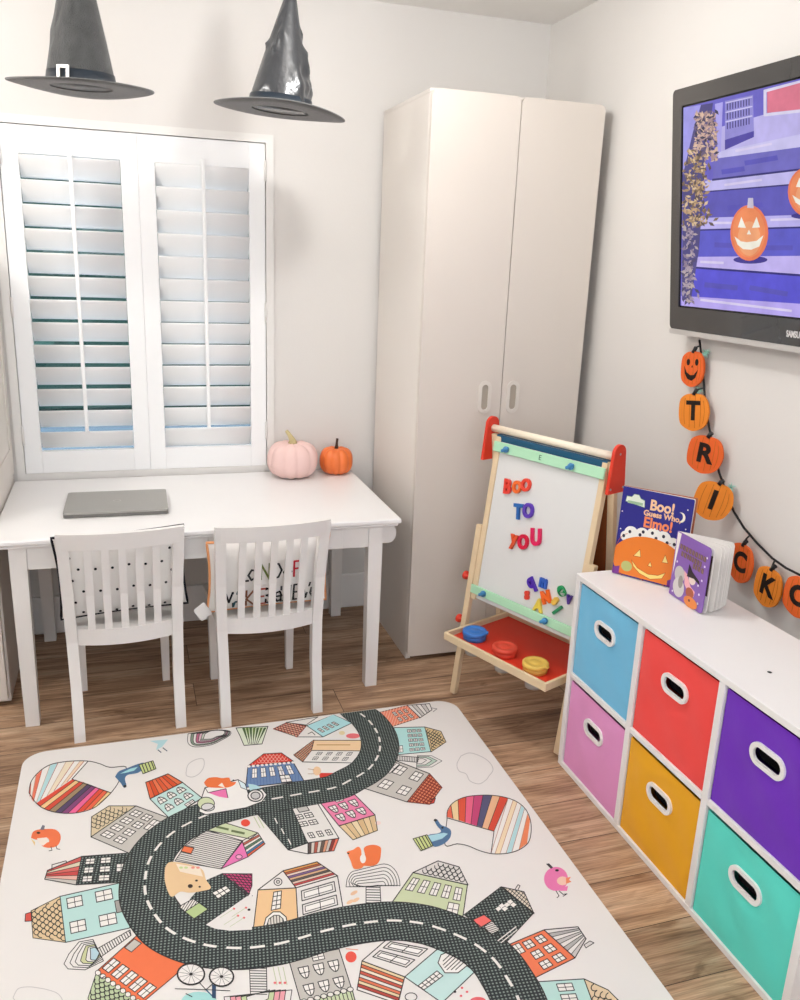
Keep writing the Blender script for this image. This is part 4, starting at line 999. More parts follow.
def spans(a, b, n, fill=.62):
    d = (b-a)/n; return [(a+d*(i+.5-fill/2), a+d*(i+.5+fill/2)) for i in range(n)]
def wall(q, c, w=.9): A.shape(q, c, 1, w)

# grey house, scallop roof
q = [(91, 837), (136, 806), (170, 818), (134, 855)]; q = [(91, 837), (136, 806), (169, 818), (133, 855)]
wall(q, 'c9c4bc'); win(q, spans(.08, .95, 4, .66), [(.10, .32), (.42, .62)], .8); win(q, [(.60, .86)], [(.70, .90)], .8)
rf = [(91, 837), (91.5, 817), (109, 806), (136, 806)]; A.shape(rf, 'dccba8', 1); A.scallops(rf, -.55, 2.6)
# mint house, orange striped roof
q = [(150, 799), (182.6, 782.6), (202, 798), (170, 819)]; wall(q, 'c6e2dc'); win(q, spans(.06, .94, 3, .72), [(.10, .36), (.46, .72)], .8, 'arch'); win(q, [(.55, .80)], [(.84, .98)], .7)
A.stripes([(145.7, 782.6), (168, 774), (182.6, 782.6), (150, 799)], ['e66a44', 'd8542e', 'ea7a50', 'dc5e38', 'e66a44', 'd8542e', 'ea7a50'], 1); A.line([(145.7, 782.6), (168, 774), (182.6, 782.6), (150, 799)], .9, K, 4, True)
# dark house, red striped roof (left)
q = [(81.7, 856.6), (131, 853), (131, 882), (76, 885)]; A.poly(q, ROAD, 1); A.line(q, .9, K, 4, True)
win(q, [(.10, .28), (.40, .60)], spans(.04, .96, 3, .66), .8); win(q, [(.72, .90)], [(.35, .62)], .8)
A.stripes([(47.5, 870.5), (44.7, 879.4), (76, 885), (81.7, 856.6)], ['d0605a', 'ddd4b8', 'd66a62', 'c84c4a', 'e8b8a8', 'cfc8c0'], 1); A.line([(81.7, 856.6), (47.5, 870.5), (44.7, 879.4), (76, 885)], .9, K, 4); A.line([(52, 870), (52, 865), (66, 861), (67, 863)], .8, K, 4)
# mint house left
q = [(60, 896.5), (121.7, 882.6), (130, 928), (65.6, 942.5)]; wall(q, 'bcdfd9')
for c_ in ((.10, .34), (.56, .82)): win(q, [c_], [(.08, .30), (.60, .84)], .9)
A.shape([bil(q, .84, .36), bil(q, 1, .36), bil(q, 1, .62), bil(q, .84, .62)], 'a9a59f', 2)
rf = [(60, 896.5), (31, 911), (33, 938), (65.6, 942.5)]; A.shape(rf, 'e2c9a0', 1); A.scallops(rf, 1.45, 3.0, w=.9); A.shape([(25.5, 914), (31.5, 912), (32, 921), (25, 921.5)], 'd8564a', 1)
# orange house bottom left
q = [(137.5, 935), (187.5, 965), (141, 1004), (97, 971)]; wall(q, 'f0784c'); win(q, spans(.0, .98, 5, .72), [(.62, .90)], .9); A.shape([bil(q, .02, .10), bil(q, .16, .10), bil(q, .16, .34), bil(q, .02, .34)], 'c9c4bc', 2)
rf = [(97, 971), (88, 998), (92, 1016), (146, 1016), (141, 1004)]; A.shape(rf, 'c2d0a8', 1); A.scallops(rf, .62, 3.0, w=1.)
for i in range(9): A.shape(A.ell(98+i*5, 973+i*3.6, 2.8, 2.6, None, n=10), 'f0ece6', 3, .7)
# blue house, red roof
q = [(248, 766), (293, 762), (304, 781), (245.7, 787.5)]; wall(q, '6d88b2'); A.hatch(q, 1.5, 3.2, .4, '50689a', 2)
win(q, spans(.06, .94, 5, .55), [(.15, .60)], .5, col='f4f0ec'); win(q, [(.62, .80)], [(.62, .96)], .7)
rf = [(248, 766), (263.6, 754), (281.4, 753), (293.6, 761.5)]; A.shape(rf, 'd83c30', 1, .8); A.scallops(rf, 0, 1.8, 'f0b0a0', .5)
for i in range(11): A.poly(A.ell(249+i*4.4, 766.6-i*.4, 1.7, 1.2, None, n=8), 'f0ece6', 4)
# light blue house at the top
q = [(306.6, 725.7), (333.4, 714.4), (352, 723), (323, 737)]; wall(q, 'b2dfe2', .7); win(q, spans(.08, .75, 4, .5), [(.45, .75)], .5)
A.shape([(297, 737), (306.6, 725.7), (323, 737)], WH, 1, .7); A.line([(308, 734), (312, 732), (315, 735)], .7, K, 3)
rf = [(273.3, 729), (287, 722.5), (306.6, 725.7), (297, 737)]; A.shape(rf, 'dcb29a', 1, .7); A.hatch(rf, .25, 2.0, 1.0, 'a8443c', 2); A.hatch(rf, 1.2, 2.6, .5, K, 3)
A.shape([(286, 722.5), (318, 717), (306, 725)], WH, 1, .6)
# peach and white long house
A.shape([(314, 740.4), (363, 740.4), (362, 751), (311.5, 750.5)], 'f0cfa4', 1, .7); A.line([(317, 745), (350, 745)], 1., 'c99a66', 3)
q = [(311.5, 750.5), (362, 751), (352, 763), (302.6, 762)]; wall(q, WH, .7); win(q, spans(.10, .90, 4, .45), [(.15, .38), (.55, .8)], .5)
rf = [(314, 740), (293.6, 755), (302.6, 762), (311.5, 750.5)]; A.shape(rf, 'c9a98e', 1, .7); A.hatch(rf, -.7, 1.8, .9, '6a4a44', 2); A.hatch(rf, .9, 2.5, .6, 'b86a4a', 3)
A.poly([(319, 773), (337, 773), (334, 777), (327, 780), (320, 779)], 'd83c30', 1); A.poly(A.ell(317, 771, 4, 4.5, None), 'eec9a0', 1); A.line([(308, 769), (314, 770)], .6, 'b89a7a'); A.line([(308, 774), (314, 774)], .6, 'b89a7a')
A.poly(A.ell(353, 736, 7, 2.6, None), 'e8767a', 2); A.poly(A.ell(342, 733, 3, 2, None), 'e8d8a8', 2)
# coral house upper right
q = [(378.4, 712.7), (407, 705.4), (420, 717.6), (390, 727.4)]; wall(q, 'f08a6c', .7); A.hatch(q, 1.9, 2.6, .8, 'f6b8a0', 2); win(q, spans(.35, .9, 3, .5), [(.2, .45), (.6, .85)], .5)
A.stripes([(407, 705.4), (429.6, 703.8), (432, 710), (420, 718)], [WH, 'cfcac6', WH, 'cfcac6', WH], 1); A.line([(407, 705.4), (429.6, 703.8), (432, 710), (420, 718)], .7, K, 4, True); A.line([(431, 708), (437, 709), (433, 712)], .6, '8a8684')
# mint house upper right
q = [(394, 727.7), (424.7, 727), (431, 751.7), (395.5, 755)]; wall(q, 'b6e2de', .7)
win(q, [(.42, .54), (.57, .69), (.73, .85)], spans(.05, .95, 5, .55), .5); win(q, [(.05, .22)], [(.68, .92)], .5)
rf = [(424.7, 727), (441, 731.4), (446, 742), (431, 752)]; A.shape(rf, 'dcc596', 1, .7); A.scallops(rf, 1.4, 1.6, w=.7)
# little tree lying right
A.shape([(394, 755.5), (419, 757.5), (418, 762.5), (393, 760)], WH, 1, .7); A.hatch([(394, 755.5), (419, 757.5), (418, 762.5), (393, 760)], 1.6, 1.7, .6, K, 3)
for k, cc in ((1., WH), (.8, 'bcd0c0'), (.58, WH), (.36, 'b8d8dc')):
    A.shape([(417.5+(1-k)*2, 755+5.5*(1-k)+.5), (417.5+20*k*.7, 755.8+4.5*(1-k)), (418+24*k, 761-1*(1-k)), (416+20*k*.8, 767-5*(1-k)), (416.5, 768-6.5*(1-k))], cc, 3-2*k, .5)
# grey house with red lattice roof
q = [(429.6, 773.7), (407, 802), (363, 788), (394, 760)]; wall(q, 'cbc6be'); win(q, [(.08, .34), (.58, .84)], [(.12, .34), (.56, .78)], .8); win(q, [(.05, .38)], [(.80, .96)], .7)
rf = [(429.6, 773.7), (442, 787.5), (429.6, 804.5), (407, 802)]; A.shape(rf, 'e08a66', 1); A.hatch(rf, .45, 2.9, 1.1, '8a2f26', 2); A.hatch(rf, -.9, 2.9, 1.1, '8a2f26', 3); A.shape([(431, 799.5), (435.5, 798), (434, 803), (430.5, 804)], 'd84c40', 1)
# pink house
q = [(339, 826), (375, 815), (353, 793), (320, 802.5)]; wall(q, 'ec86ac'); win(q, spans(.06, .94, 3, .7), [(.12, .40), (.48, .76)], .8, 'arch'); win(q, [(.40, .62)], [(.84, .98)], .6)
A.stripes([(339, 826), (375, 815), (377.5, 830.6), (353, 840)], ['e8cda0', 'dcbf92', 'ead6b0', 'd8b888', 'e8cda0', 'dcbf92'], 1); A.line([(339, 826), (375, 815), (377.5, 830.6), (353, 840)], .8, K, 4, True)
# white tall house beside the side road
q = [(286, 809), (317, 802.5), (339, 838.4), (308, 843)]; wall(q, WH); win(q, [(.10, .34), (.42, .66)], [(.22, .34), (.42, .54)], .8); win(q, spans(.1, .95, 3, .55), [(.74, .88)], .8); A.shape([bil(q, .32, .0), bil(q, .64, .0), bil(q, .64, .16), bil(q, .32, .16)], 'c9c6c0', 2)
A.stripes([(308, 843), (339, 838.4), (334, 851), (308, 854)], ['5a4a48', 'd8d0c4', 'b05a4a', 'd8d0c4', '6a5a50', 'd89a7a', 'c9c0b8', '8a3a34', 'e0705a'], 1, .5); A.line([(308, 843), (339, 838.4), (334, 851), (308, 854)], .8, K, 4, True); A.shape([(288, 850), (308, 843), (308, 854)], WH, 1, .9)
# green top house with hatched wall inside the loop
A.shape([(219, 821), (258, 833), (250, 839), (206, 830)], 'cfd9b2', 1); A.line([(217, 827), (228, 829.5)], 2.2, '6a7a50', 3); A.line([(232, 831), (244, 833.5)], 2.2, '6a7a50', 3)
pg = [(206, 830), (243, 841), (221, 869), (175, 861), (185, 846)]; A.shape(pg, 'dedad4', 1); A.hatch(pg, .22, 2.0, .7, '5a5654', 2); A.shape([(184, 846), (194, 848), (191, 854), (181, 851.5)], 'ee7a4e', 3)
A.shape([(242, 841), (221, 869), (248, 857)], 'e87ab4', 2); A.shape(A.ell(239, 857, 3.2, 2.2, None, n=12), 'f0a8c8', 3, .7)
A.stripes([(258, 833), (265, 844), (248, 857), (242, 841)][::-1], ['e8e2da', 'b8604c', 'e8e2da', '5a7a62', 'e8e2da', '4a78a4', 'e06a4a'], 1, .5); A.line([(258, 833), (265, 844), (248, 857), (242, 841)], .8, K, 4, True)
A.poly(A.ell(245.5, 823, 4.6, 3.6, None), 'e8503c', 2); A.line([(254, 817), (260, 828)], .7, 'b8c490'); A.line([(258, 817), (264, 828)], .7, 'b8c490')
# dark house inside the loop, pink lattice roof
A.poly([(190, 899), (207, 880), (222, 873.5), (253, 896), (206, 925), (186, 915)], ROAD, 4.4)
rf = [(222, 873.8), (252, 874), (252, 886), (248, 897)]; A.shape(rf, 'c9487a', 4); A.hatch(rf, .1, 2.6, .8, '3a2a34', 5); A.hatch(rf, .9, 2.8, .8, '3a2a34', 5)
q = [(212, 893), (226, 886), (231, 891), (218, 899)]; A.shape(q, 'f0ece6', 5, .8); A.line([bil(q, .33, 0), bil(q, .33, 1)], .8, K, 6); A.line([bil(q, .66, 0), bil(q, .66, 1)], .8, K, 6); A.line([bil(q, 0, .5), bil(q, 1, .5)], .8, K, 6)
A.shape([(179, 907), (193, 899), (199, 903), (185, 912)], 'e8e4de', 5, .8); A.hatch([(179, 907), (193, 899), (199, 903), (185, 912)], -1.0, 2.2, .7, K, 6); A.shape([(185, 912), (199, 903), (208, 909.5), (194, 919)], 'b9cc90', 5, .8)
A.poly([(206, 925), (252, 893), (252, 930), (230, 931), (215, 929)], WH, 5)
for x, y in ((234, 909), (238, 916), (244, 918), (246, 908)): A.poly(A.ell(x, y, 1.3, 1.1, None, n=8), 'e86a70', 6); A.line([(x, y), (x-14, y+9)], .4, 'b8c490', 6)
A.poly(A.ell(249, 910, 1.6, 1.3, None, n=8), K, 6)
# sleepy animal peeking over the road
blob([(165, 868), (172, 862), (200, 868), (206, 880), (211, 888), (204, 891), (190, 893), (180, 892), (171, 897), (165, 882)], 'e9c79a', 6)
A.poly([(176, 864), (200, 868), (203, 877), (180, 872)], 'f2e2cc', 7); A.poly(A.ell(190.3, 886.5, 2.6, 2.0, None, n=10), '3a2c28', 8); A.poly(A.ell(196.5, 881, 1.5, 1.1, None, n=8), '3a2c28', 8); A.poly(A.ell(199.7, 887.2, 1.3, 1., None, n=8), '3a2c28', 8)
for x in (181, 186, 193, 198): A.poly(A.ell(x, 868, 2, 1.2, None, n=8), 'f09a8a' if x > 190 else 'cddc9c', 8)
# peach house in the centre
q = [(258, 890), (296, 888), (298, 923), (253, 932)]; wall(q, 'eec695', 1.); A.shape([(258, 890), (283, 871), (296, 888)], WH, 1, 1.); A.shape(A.ell(278, 882, 4, 3.6, None, n=14), WH, 2, .9); A.shape(A.ell(278, 882, 1.8, 1.6, None, n=10), 'c9c4be', 3, .7)
qq = [bil(q, .42, .08), bil(q, .62, .06), bil(q, .60, .52), bil(q, .38, .54)]; A.shape(qq, 'f0ece6', 2, .9)
for t in (.25, .5, .75): A.line([bil(qq, 0, t), bil(qq, 1, t)], .8, K, 3)
A.line([bil(qq, .5, 0), bil(qq, .5, 1)], .8, K, 3)
ar = [(263, 929), (266, 918), (273, 912), (280, 912), (286, 917), (288, 926)]; A.shape(ar, 'f0ece6', 2, 1.); ar2 = [(266, 928), (269, 919), (274, 915.5), (279, 915.5), (283, 919), (285, 927)]; A.shape(ar2, 'dcd6cc', 3, .8); A.hatch(ar2, 1.5, 3., .8, K, 4)
q = [(296, 888), (337.5, 876), (343, 908), (298, 921)]; wall(q, WH, 1.)
for v0 in (.14, .56):
    A.shape([bil(q, .12, v0), bil(q, .90, v0), bil(q, .90, v0+.30), bil(q, .12, v0+.30)], 'e6e2dc', 2, 1.); A.shape([bil(q, .18, v0+.07), bil(q, .84, v0+.07), bil(q, .84, v0+.23), bil(q, .18, v0+.23)], 'f2efea', 3, .7); A.line([bil(q, .52, v0), bil(q, .52, v0+.30)], .8, K, 4)
A.stripes([(283, 871), (296, 888), (337.5, 876), (317, 862)], ['e0a05a', 'b05a3c', 'e8d0c0', '7a5a8a', 'dcb28c', '5a5450', 'e2c9b4', 'c04848', 'f0e6dc'], 1, .5); A.line([(283, 871), (317, 862), (337.5, 876), (296, 888)], 1., K, 4, True)
# squirrel and rainbow tree
cr = lambda k: [(372-26*k, 887)]+[(359-13*k+9*k-9*k*math.cos(t)*1.0-0, 887-20*k*math.sin(t)*.8) for t in [PI*i/14 for i in range(2, 8)]]+[(382-16*k*math.cos(t)+2*k, 886-22*k*math.sin(t)) for t in [PI*i/14 for i in range(6, 15)]]+[(372+26*k, 885.5)]
for k, cc in ((1., WH), (.84, 'ccd4b4'), (.68, WH), (.52, 'b4c4c4'), (.36, WH), (.2, 'cfd8b8')): A.shape(cr(k), cc, 3-2*k, .7)
pg = [(366, 887), (380, 886), (381, 905), (366, 906)]; A.shape(pg, WH, 1, .8); A.hatch(pg, 0.02, 2.6, .8, K, 3)
blob([(351, 862), (348, 855), (347, 852), (353, 850), (358, 847), (361, 850), (362, 858), (365, 862), (362, 868), (354, 869)], 'f0824e', 5); blob([(362, 866), (365, 856), (364, 848), (372, 845), (380, 847), (381, 853), (379, 862), (373, 866)], 'ef7a46', 5); A.poly(A.ell(363, 859, 3, 4.5, None), 'f0ece6', 6); A.poly(A.ell(348.3, 853.6, 1.1, .9, None, n=8), K, 6)
for p in ((354, 893), (350, 902), (356, 900)): A.poly(A.ell(p[0], p[1], 4, 1.8, None, rot=-.5, n=10), 'eec6a0', 2)
# green house
q = [(413, 872.7), (467.4, 885), (462.7, 918), (391, 904)]; wall(q, 'cdd6ae', 1.); win(q, spans(.02, .96, 5, .60), [(.14, .52)], .8); win(q, [(.76, .92)], [(.62, .98)], .8)
rf = [(413, 872.7), (438, 861), (459, 867), (468, 885)]; A.shape(rf, 'dedad4', 1, 1.); A.scallops(rf, .22, 2.7, w=.9)
# dark house on the right
pg = [(464, 915), (501, 887), (534, 913), (505, 944)]; A.poly(pg, ROAD, 4.4); A.line(pg, .8, K, 5, True)
rf = [(501, 887), (524, 892), (534, 914)]; A.shape(rf, 'e0d6c4', 4, .9); A.hatch(rf, .7, 2.8, .7, K, 5); A.hatch(rf, -.9, 3.2, .7, K, 5); A.line([(515, 889.5), (518, 885), (520, 886), (518, 890)], .8, K, 5)
for (x, y) in ((498.5, 906), (507, 902)):
    for (dx, dy) in ((0, 0), (3.5, 3.0), (-3.6, 3.0), (0, 6)): A.poly([(x+dx*.9, y+dy), (x+dx*.9+3.4, y+dy-2.4), (x+dx*.9+6.4, y+dy+.0), (x+dx*.9+3, y+dy+2.5)], 'f0ece6', 5) if dx*dx+dy*dy < 30 else None
A.shape([(473, 920), (484, 915), (492, 921), (480, 928)], 'f0706a', 5, .7); A.shape([(484, 927), (492, 921), (500, 930), (491, 935)], 'e8e4de', 5, .7); A.hatch([(484, 927), (492, 921), (500, 930), (491, 935)], .3, 1.8, .7, K, 6)
A.line([(498, 941), (516, 927)], 1.2, 'e8e4de', 5); A.line([(501, 943), (517, 930)], 1., 'e8e4de', 5)
# coral house on the right
q = [(544, 930), (575, 958), (531, 980), (508, 945)]; wall(q, 'f07f58', 1.); win(q, spans(.03, .97, 3, .66), [(.14, .34), (.45, .66)], .9); win(q, [(.06, .32)], [(.74, .94)], .8)
A.stripes([(544, 930), (575, 958), (586, 939), (578, 927)][::1], [WH, 'b9b6b2', WH, 'c6c2be', WH, 'b9b6b2', WH, 'cfcac6'], 1, .7); A.line([(544, 930), (578, 927), (586, 939), (575, 958)], 1., K, 4, True); A.shape([(584, 945), (590, 941), (594, 943), (586, 948)], 'dcd8d4', 1, .8)
# mint house bottom right
q = [(536, 982), (584, 979), (596, 1012), (548, 1016)]; wall(q, 'bde0d8', 1.); win(q, [(.40, .72)], [(.10, .32), (.42, .66)], .9)
rf = [(584, 979), (608, 990), (622, 1004), (626, 1020), (597, 1014)]; A.shape(rf, 'e2cca8', 1, 1.); A.scallops(rf, 1.1, 3.6, w=1.)
# striped roof house with mint front, bottom centre
q = [(388.5, 938), (440, 947), (404.7, 977), (362, 961)]; wall(q, WH, 1.)
for v0 in (.12, .50):
    A.shape([bil(q, .10, v0), bil(q, .84, v0), bil(q, .84, v0+.26), bil(q, .10, v0+.26)], 'e6e2dc', 2, 1.); A.shape([bil(q, .16, v0+.06), bil(q, .78, v0+.06), bil(q, .78, v0+.20), bil(q, .16, v0+.20)], 'f2efea', 3, .8); A.line([bil(q, .48, v0), bil(q, .48, v0+.26)], .8, K, 4)
A.stripes([(362, 961), (357, 990), (398, 1004), (404.7, 977)], ['e6d2a8', 'd8704c', 'f0e0c8', 'c85a4a', 'e8e2da', 'e07a5a', 'e6d2a8', 'b4483e', 'f0ece6'], 1, .8); A.line([(362, 961), (357, 990), (398, 1004), (404.7, 977)], 1., K, 4, True)
q = [(440, 947), (475, 971.6), (442, 1003), (404.7, 977)]; wall(q, 'c4e2dd', 1.)
A.shape([(438, 963), (441, 955), (450, 951), (462, 958), (468, 965), (458, 973), (445, 973)], 'f0ece6', 2, 1.); A.hatch([(442, 963), (446, 956), (452, 955), (464, 963), (457, 970), (446, 970)], -.75, 3., .9, K, 3)
qq = [(418, 986), (437, 971), (443, 976), (424, 990)]; A.shape(qq, 'f0ece6', 2, .9)
for t in (.2, .4, .6, .8): A.line([bil(qq, t, 0), bil(qq, t, 1)], .9, K, 3)
A.line([bil(qq, 0, .5), bil(qq, 1, .5)], .8, K, 3)
A.shape([(404.7, 977), (442, 1003), (430, 1020), (396, 1010)], WH, 1, 1.); A.shape(A.ell(411, 997, 6, 4, None, n=14), WH, 2, .9)
for x, y, c_ in ((455, 992, K), (462, 988, 'e86a70'), (461, 996, 'e86a70'), (467, 992, 'e86a70')): A.poly(A.ell(x, y, 1.4, 1.2, None, n=8), c_, 3)
A.poly(A.ell(478, 1001, 8, 4, None), 'e86a70', 2)
# grey house bottom middle
q = [(288.5, 959), (339, 949), (352, 990), (301, 1003)]; wall(q, 'c8c3bb', 1.); win(q, spans(.08, .96, 3, .68), [(.24, .50), (.64, .90)], 1., 'arch_dn'); win(q, [(.45, .68)], [(.02, .16)], .8)
rf = [(301, 1003), (352, 989), (358, 1012), (305, 1020)]; A.shape(rf, 'ccd6b0', 1, 1.); A.hatch(rf, 1.3, 4., .9, K, 2)
for i in range(8): A.shape(A.ell(304+i*6.6, 1001.5-i*1.7, 3.2, 2.4, None, n=10), 'e8e4dc', 3, .8)
A.poly(A.ell(351, 957, 5.6, 5.6, None), 'e85848', 2); A.line([(346, 949), (358, 950)], .8, 'e89a7a')
# tree trunk and crown at the bottom
pg = [(249.5, 968), (266.5, 967), (267, 995), (250.5, 996)]; A.shape(pg, WH, 1, .8); A.hatch(pg, .02, 2.6, .8, K, 3)
for k, cc in ((1., WH), (.82, 'e8a0a8'), (.66, WH), (.5, 'c4d0a0'), (.34, WH)):
    A.shape([(258-34*k, 997), (258+34*k, 990), (258+30*k, 990+26*k), (258, 994+32*k), (258-30*k, 996+24*k)], cc, 3-2*k, .8)
for x0 in (273, 278, 283): A.line([(x0, 967), (x0+4, 985)], .6, 'b8c490', 2); A.poly(A.ell(x0+2, 983, 1.6, 1.3, None, n=8), 'e87a7a', 3)
# bicycle
for cx, cy, rx, ry in ((191, 974.5, 13.5, 10.5), (221.5, 977, 12, 9.6)):
    A.poly(A.ell(cx, cy, rx, ry, None), 'efebe6', 6); A.line(A.ell(cx, cy, rx, ry, None, n=26), 1.7, K, 7, True)
    for i in range(6): a = PI*i/6+.2; A.line([(cx+rx*math.cos(a), cy+ry*math.sin(a)), (cx-rx*math.cos(a), cy-ry*math.sin(a))], .4, '6a6664', 7)
    A.poly(A.ell(cx, cy, 1.8, 1.5, None, n=8), K, 8)
A.line([(191, 974), (206, 990), (221, 977)], .9, K, 6); A.line([(206, 990), (212, 996)], 1.2, '2f6a8a', 6); A.poly([(212, 985), (216, 985), (216, 999), (212, 998)], '2f4a6a', 6); A.line([(175, 989), (206, 990), (230, 991)], .7, K, 6)
A.poly(A.ell(199, 1002, 18, 10, None), 'a8dcd8', 5); A.line([(186, 994), (192, 997)], 1, K, 6)
# little tree lying left
pg = [(97, 949), (130, 930), (131, 935.5), (101, 957)]; A.shape(pg, WH, 1, .8); A.hatch(pg, 1.1, 2.8, .9, K, 3)
for k, cc in ((1., WH), (.82, 'b8d4dc'), (.66, WH), (.5, 'cdd0a0'), (.34, WH), (.2, 'b8d4dc')):
    A.shape([(93+(1-k)*3, 939.5+(1-k)*10), (93-14*k, 942+(1-k)*8), (96-27*k, 954), (97-33*k, 964-6*(1-k)), (98-30*k, 969-11*(1-k)), (99-14*k, 970-12*(1-k)), (103.5-(1-k)*5, 961-10*(1-k))], cc, 3-2*k, .8)
# striped balloon bulb, left
bl = [(29, 793), (31, 782), (39, 772), (50, 765), (64, 762), (78, 761), (90, 761.5), (100, 764), (110, 767.5), (126, 767), (121, 777), (117, 785), (111, 793), (103, 801), (94, 808), (80, 812.5), (64, 813.5), (48, 810.5), (37, 804)]
bl = sc(bl)
A.poly(bl, WH, 1)
cols = ['e86a50', 'efe8e0', 'ec7a5e', 'f0ece6', 'b8dde0', 'f0ece6', 'f0e2c8', 'f0ece6', 'f0d6b8', 'f2eee8', 'e2c9a8']
def clipband(a, b, c, d, colr, lay): A.poly([a, b, c, d], colr, lay)
up_ = [(29, 790), (31, 782), (36, 775.5), (42, 770), (50, 765.5), (58, 763), (66, 762), (74, 761.5), (80, 761.3), (84, 761.4), (88, 761.5)]
lo_ = [(29.3, 794), (30, 797), (31.5, 799), (33.5, 801.5), (36, 803.5), (40, 801), (47, 796), (54, 791), (61, 786), (67, 782), (72, 779)]
for i in range(10): A.poly([up_[i], up_[i+1], lo_[i+1], lo_[i]], cols[i], 2); A.line([up_[i+1], lo_[i+1]], .6, 'c9a890' if i % 2 else 'b86a5a', 3)
t_ = [(72, 779.5), (76, 780), (80, 781.5), (84, 782.5), (88, 784), (92, 785.5), (96, 787), (100, 788.5), (104, 790), (108, 791.5), (111, 793)]
b_ = [(36, 803.5), (40, 806.5), (44, 809), (49, 810.8), (55, 812.4), (61, 813.4), (68, 813.3), (76, 812.8), (84, 811), (92, 808.5), (97, 806)]
cc = ['e0503c', 'eec78e', 'd8503c', 'a08a6a', '5a4a68', '8a4a7a', 'ec6a9a', 'e0503c', 'ea6a4a', 'f0d296']
for i in range(10): A.poly([t_[i], t_[i+1], b_[i+1], b_[i]], cc[i], 2); A.line([t_[i+1], b_[i+1]], .6, K, 3)
A.line(bl, .8, K, 4, True); A.line([(88, 761.5), (72, 779.3), (111, 793)], .8, K, 4)
blob([(115, 777), (119, 771.5), (128, 768), (137, 764.5), (144, 763), (144, 768), (138, 773), (128, 775), (125, 779), (126.5, 786), (124, 788), (120.5, 783)], '4f7396', 5); A.poly([(120, 774), (130, 769), (138, 767), (134, 771), (126, 773)], 'a8dce0', 6); A.poly(A.ell(125, 786.5, 1.6, 1.4, None, n=8), K, 7)
pg = [(139, 765), (153, 761), (156, 769), (143, 774)]; A.shape(pg, 'c9d490', 5, .8); A.hatch(pg, 1.2, 3.2, 1., K, 6)
# striped balloon bulb, right
bl = [(447, 820), (447.5, 811), (453, 803), (464, 797.5), (478, 795.5), (492, 795.5), (505, 797.5), (517, 802), (526, 810), (530.5, 821), (531, 833), (528, 843), (519, 850), (507, 853.5), (493, 854), (480, 851), (468, 846), (457, 844), (445, 845)]
bl = sc(bl)
A.poly(bl, WH, 1)
t_ = [(447.5, 812), (451, 805), (458, 800), (466, 796.8), (474, 795.8), (483, 795.5), (492, 795.6), (500, 796.5), (508, 798.5)]
b_ = [(447, 817), (453, 818.7), (459, 820.5), (465, 822.3), (471, 824.2), (477, 826), (482, 827.5), (488, 829.3), (494, 831)]
cc = ['e86a50', 'f0d2a0', 'e0583f', 'ec6a8a', 'c84a78', '5a5878', 'e8b890', 'd8503c']
for i in range(8): A.poly([t_[i], t_[i+1], b_[i+1], b_[i]], cc[i], 2); A.line([t_[i+1], b_[i+1]], .6, K, 3)
t_ = [(508, 798.5), (513, 800.5), (517, 802.5), (521, 805.5), (524.5, 809), (527.5, 814), (530, 820)]
b_ = [(491, 853.7), (495, 853.9), (500, 853.8), (506, 853.3), (512, 851.8), (519, 849.6), (527, 843.5)]
cc = ['f0ece6', 'f0dcb8', 'f0ece6', 'b8dde0', 'f0ece6', 'ee8a5e']
for i in range(6): A.poly([t_[i], t_[i+1], b_[i+1], b_[i]], cc[i], 2); A.line([t_[i], b_[i]], .6, 'c08a70', 3)
A.line(bl, .8, K, 4, True); A.line([(447, 818), (494, 831.5), (491, 853.7)], .8, K, 4)
blob([(434, 820.5), (437, 819.5), (441, 825), (447, 827.5), (451, 831), (450, 838), (444, 844), (435, 847), (431, 843), (428, 835.5), (438, 833.5), (441, 831), (437, 826)], '54769a', 5); A.poly([(428, 836), (444, 833), (448, 834), (442, 839), (432, 842)], 'a9d4e0', 6); A.poly(A.ell(435.3, 820.5, 1.7, 1.4, None, n=8), K, 7); A.poly(A.ell(442.5, 828, 1.3, 1., None, n=8), K, 7)
pg = [(413, 839), (427, 835), (433, 846), (421, 851)]; A.shape(pg, 'c9d490', 5, .8); A.hatch(pg, 1.05, 3.2, 1., K, 6)
# birds
blob([(31, 838), (33, 832), (39, 829.5), (46, 829), (55, 829.5), (60, 834), (60.5, 840), (57, 846), (49, 848), (42, 846), (44, 843), (49, 842), (47, 838), (38, 840)], 'f07a4e', 2); A.poly([(37, 838.5), (47, 837.5), (48, 842), (43, 846), (38, 842)], 'f4e6da', 3); A.poly(A.ell(38.5, 833, 2, 1.1, None, n=8), K, 3); A.poly([(40, 830), (42.5, 825), (45, 826), (44, 830)], '7a7a86', 3); A.line([(51, 847), (52, 850.5), (49, 851)], .7, K, 3); A.line([(56, 846), (57, 849), (60, 849.5)], .7, K, 3); A.poly([(31, 839), (35, 842), (35, 846)], 'eccf8a', 2)
A.poly(A.ell(556, 879, 12, 12, None, n=24), 'ea7fb2', 2); A.poly([(560, 888), (568, 886), (567, 891), (560, 891)], 'ea7fb2', 2); A.poly(A.ell(562.5, 881, 5.6, 4.4, None), 'f4c9b4', 3); A.poly([(566, 878), (571, 877), (569, 880), (571.5, 882), (566, 884)], 'f0906a', 3); A.poly(A.ell(557, 870.5, 2, 1.3, None, n=8), K, 3)
A.poly([(546, 864), (549, 863.5), (553, 867.5), (551, 869)], '3a3434', 3); A.line([(556, 891), (559, 896), (557, 898)], .8, K, 3); A.line([(559, 891), (563, 894.5), (567, 894), (563, 896.5)], .8, K, 3)
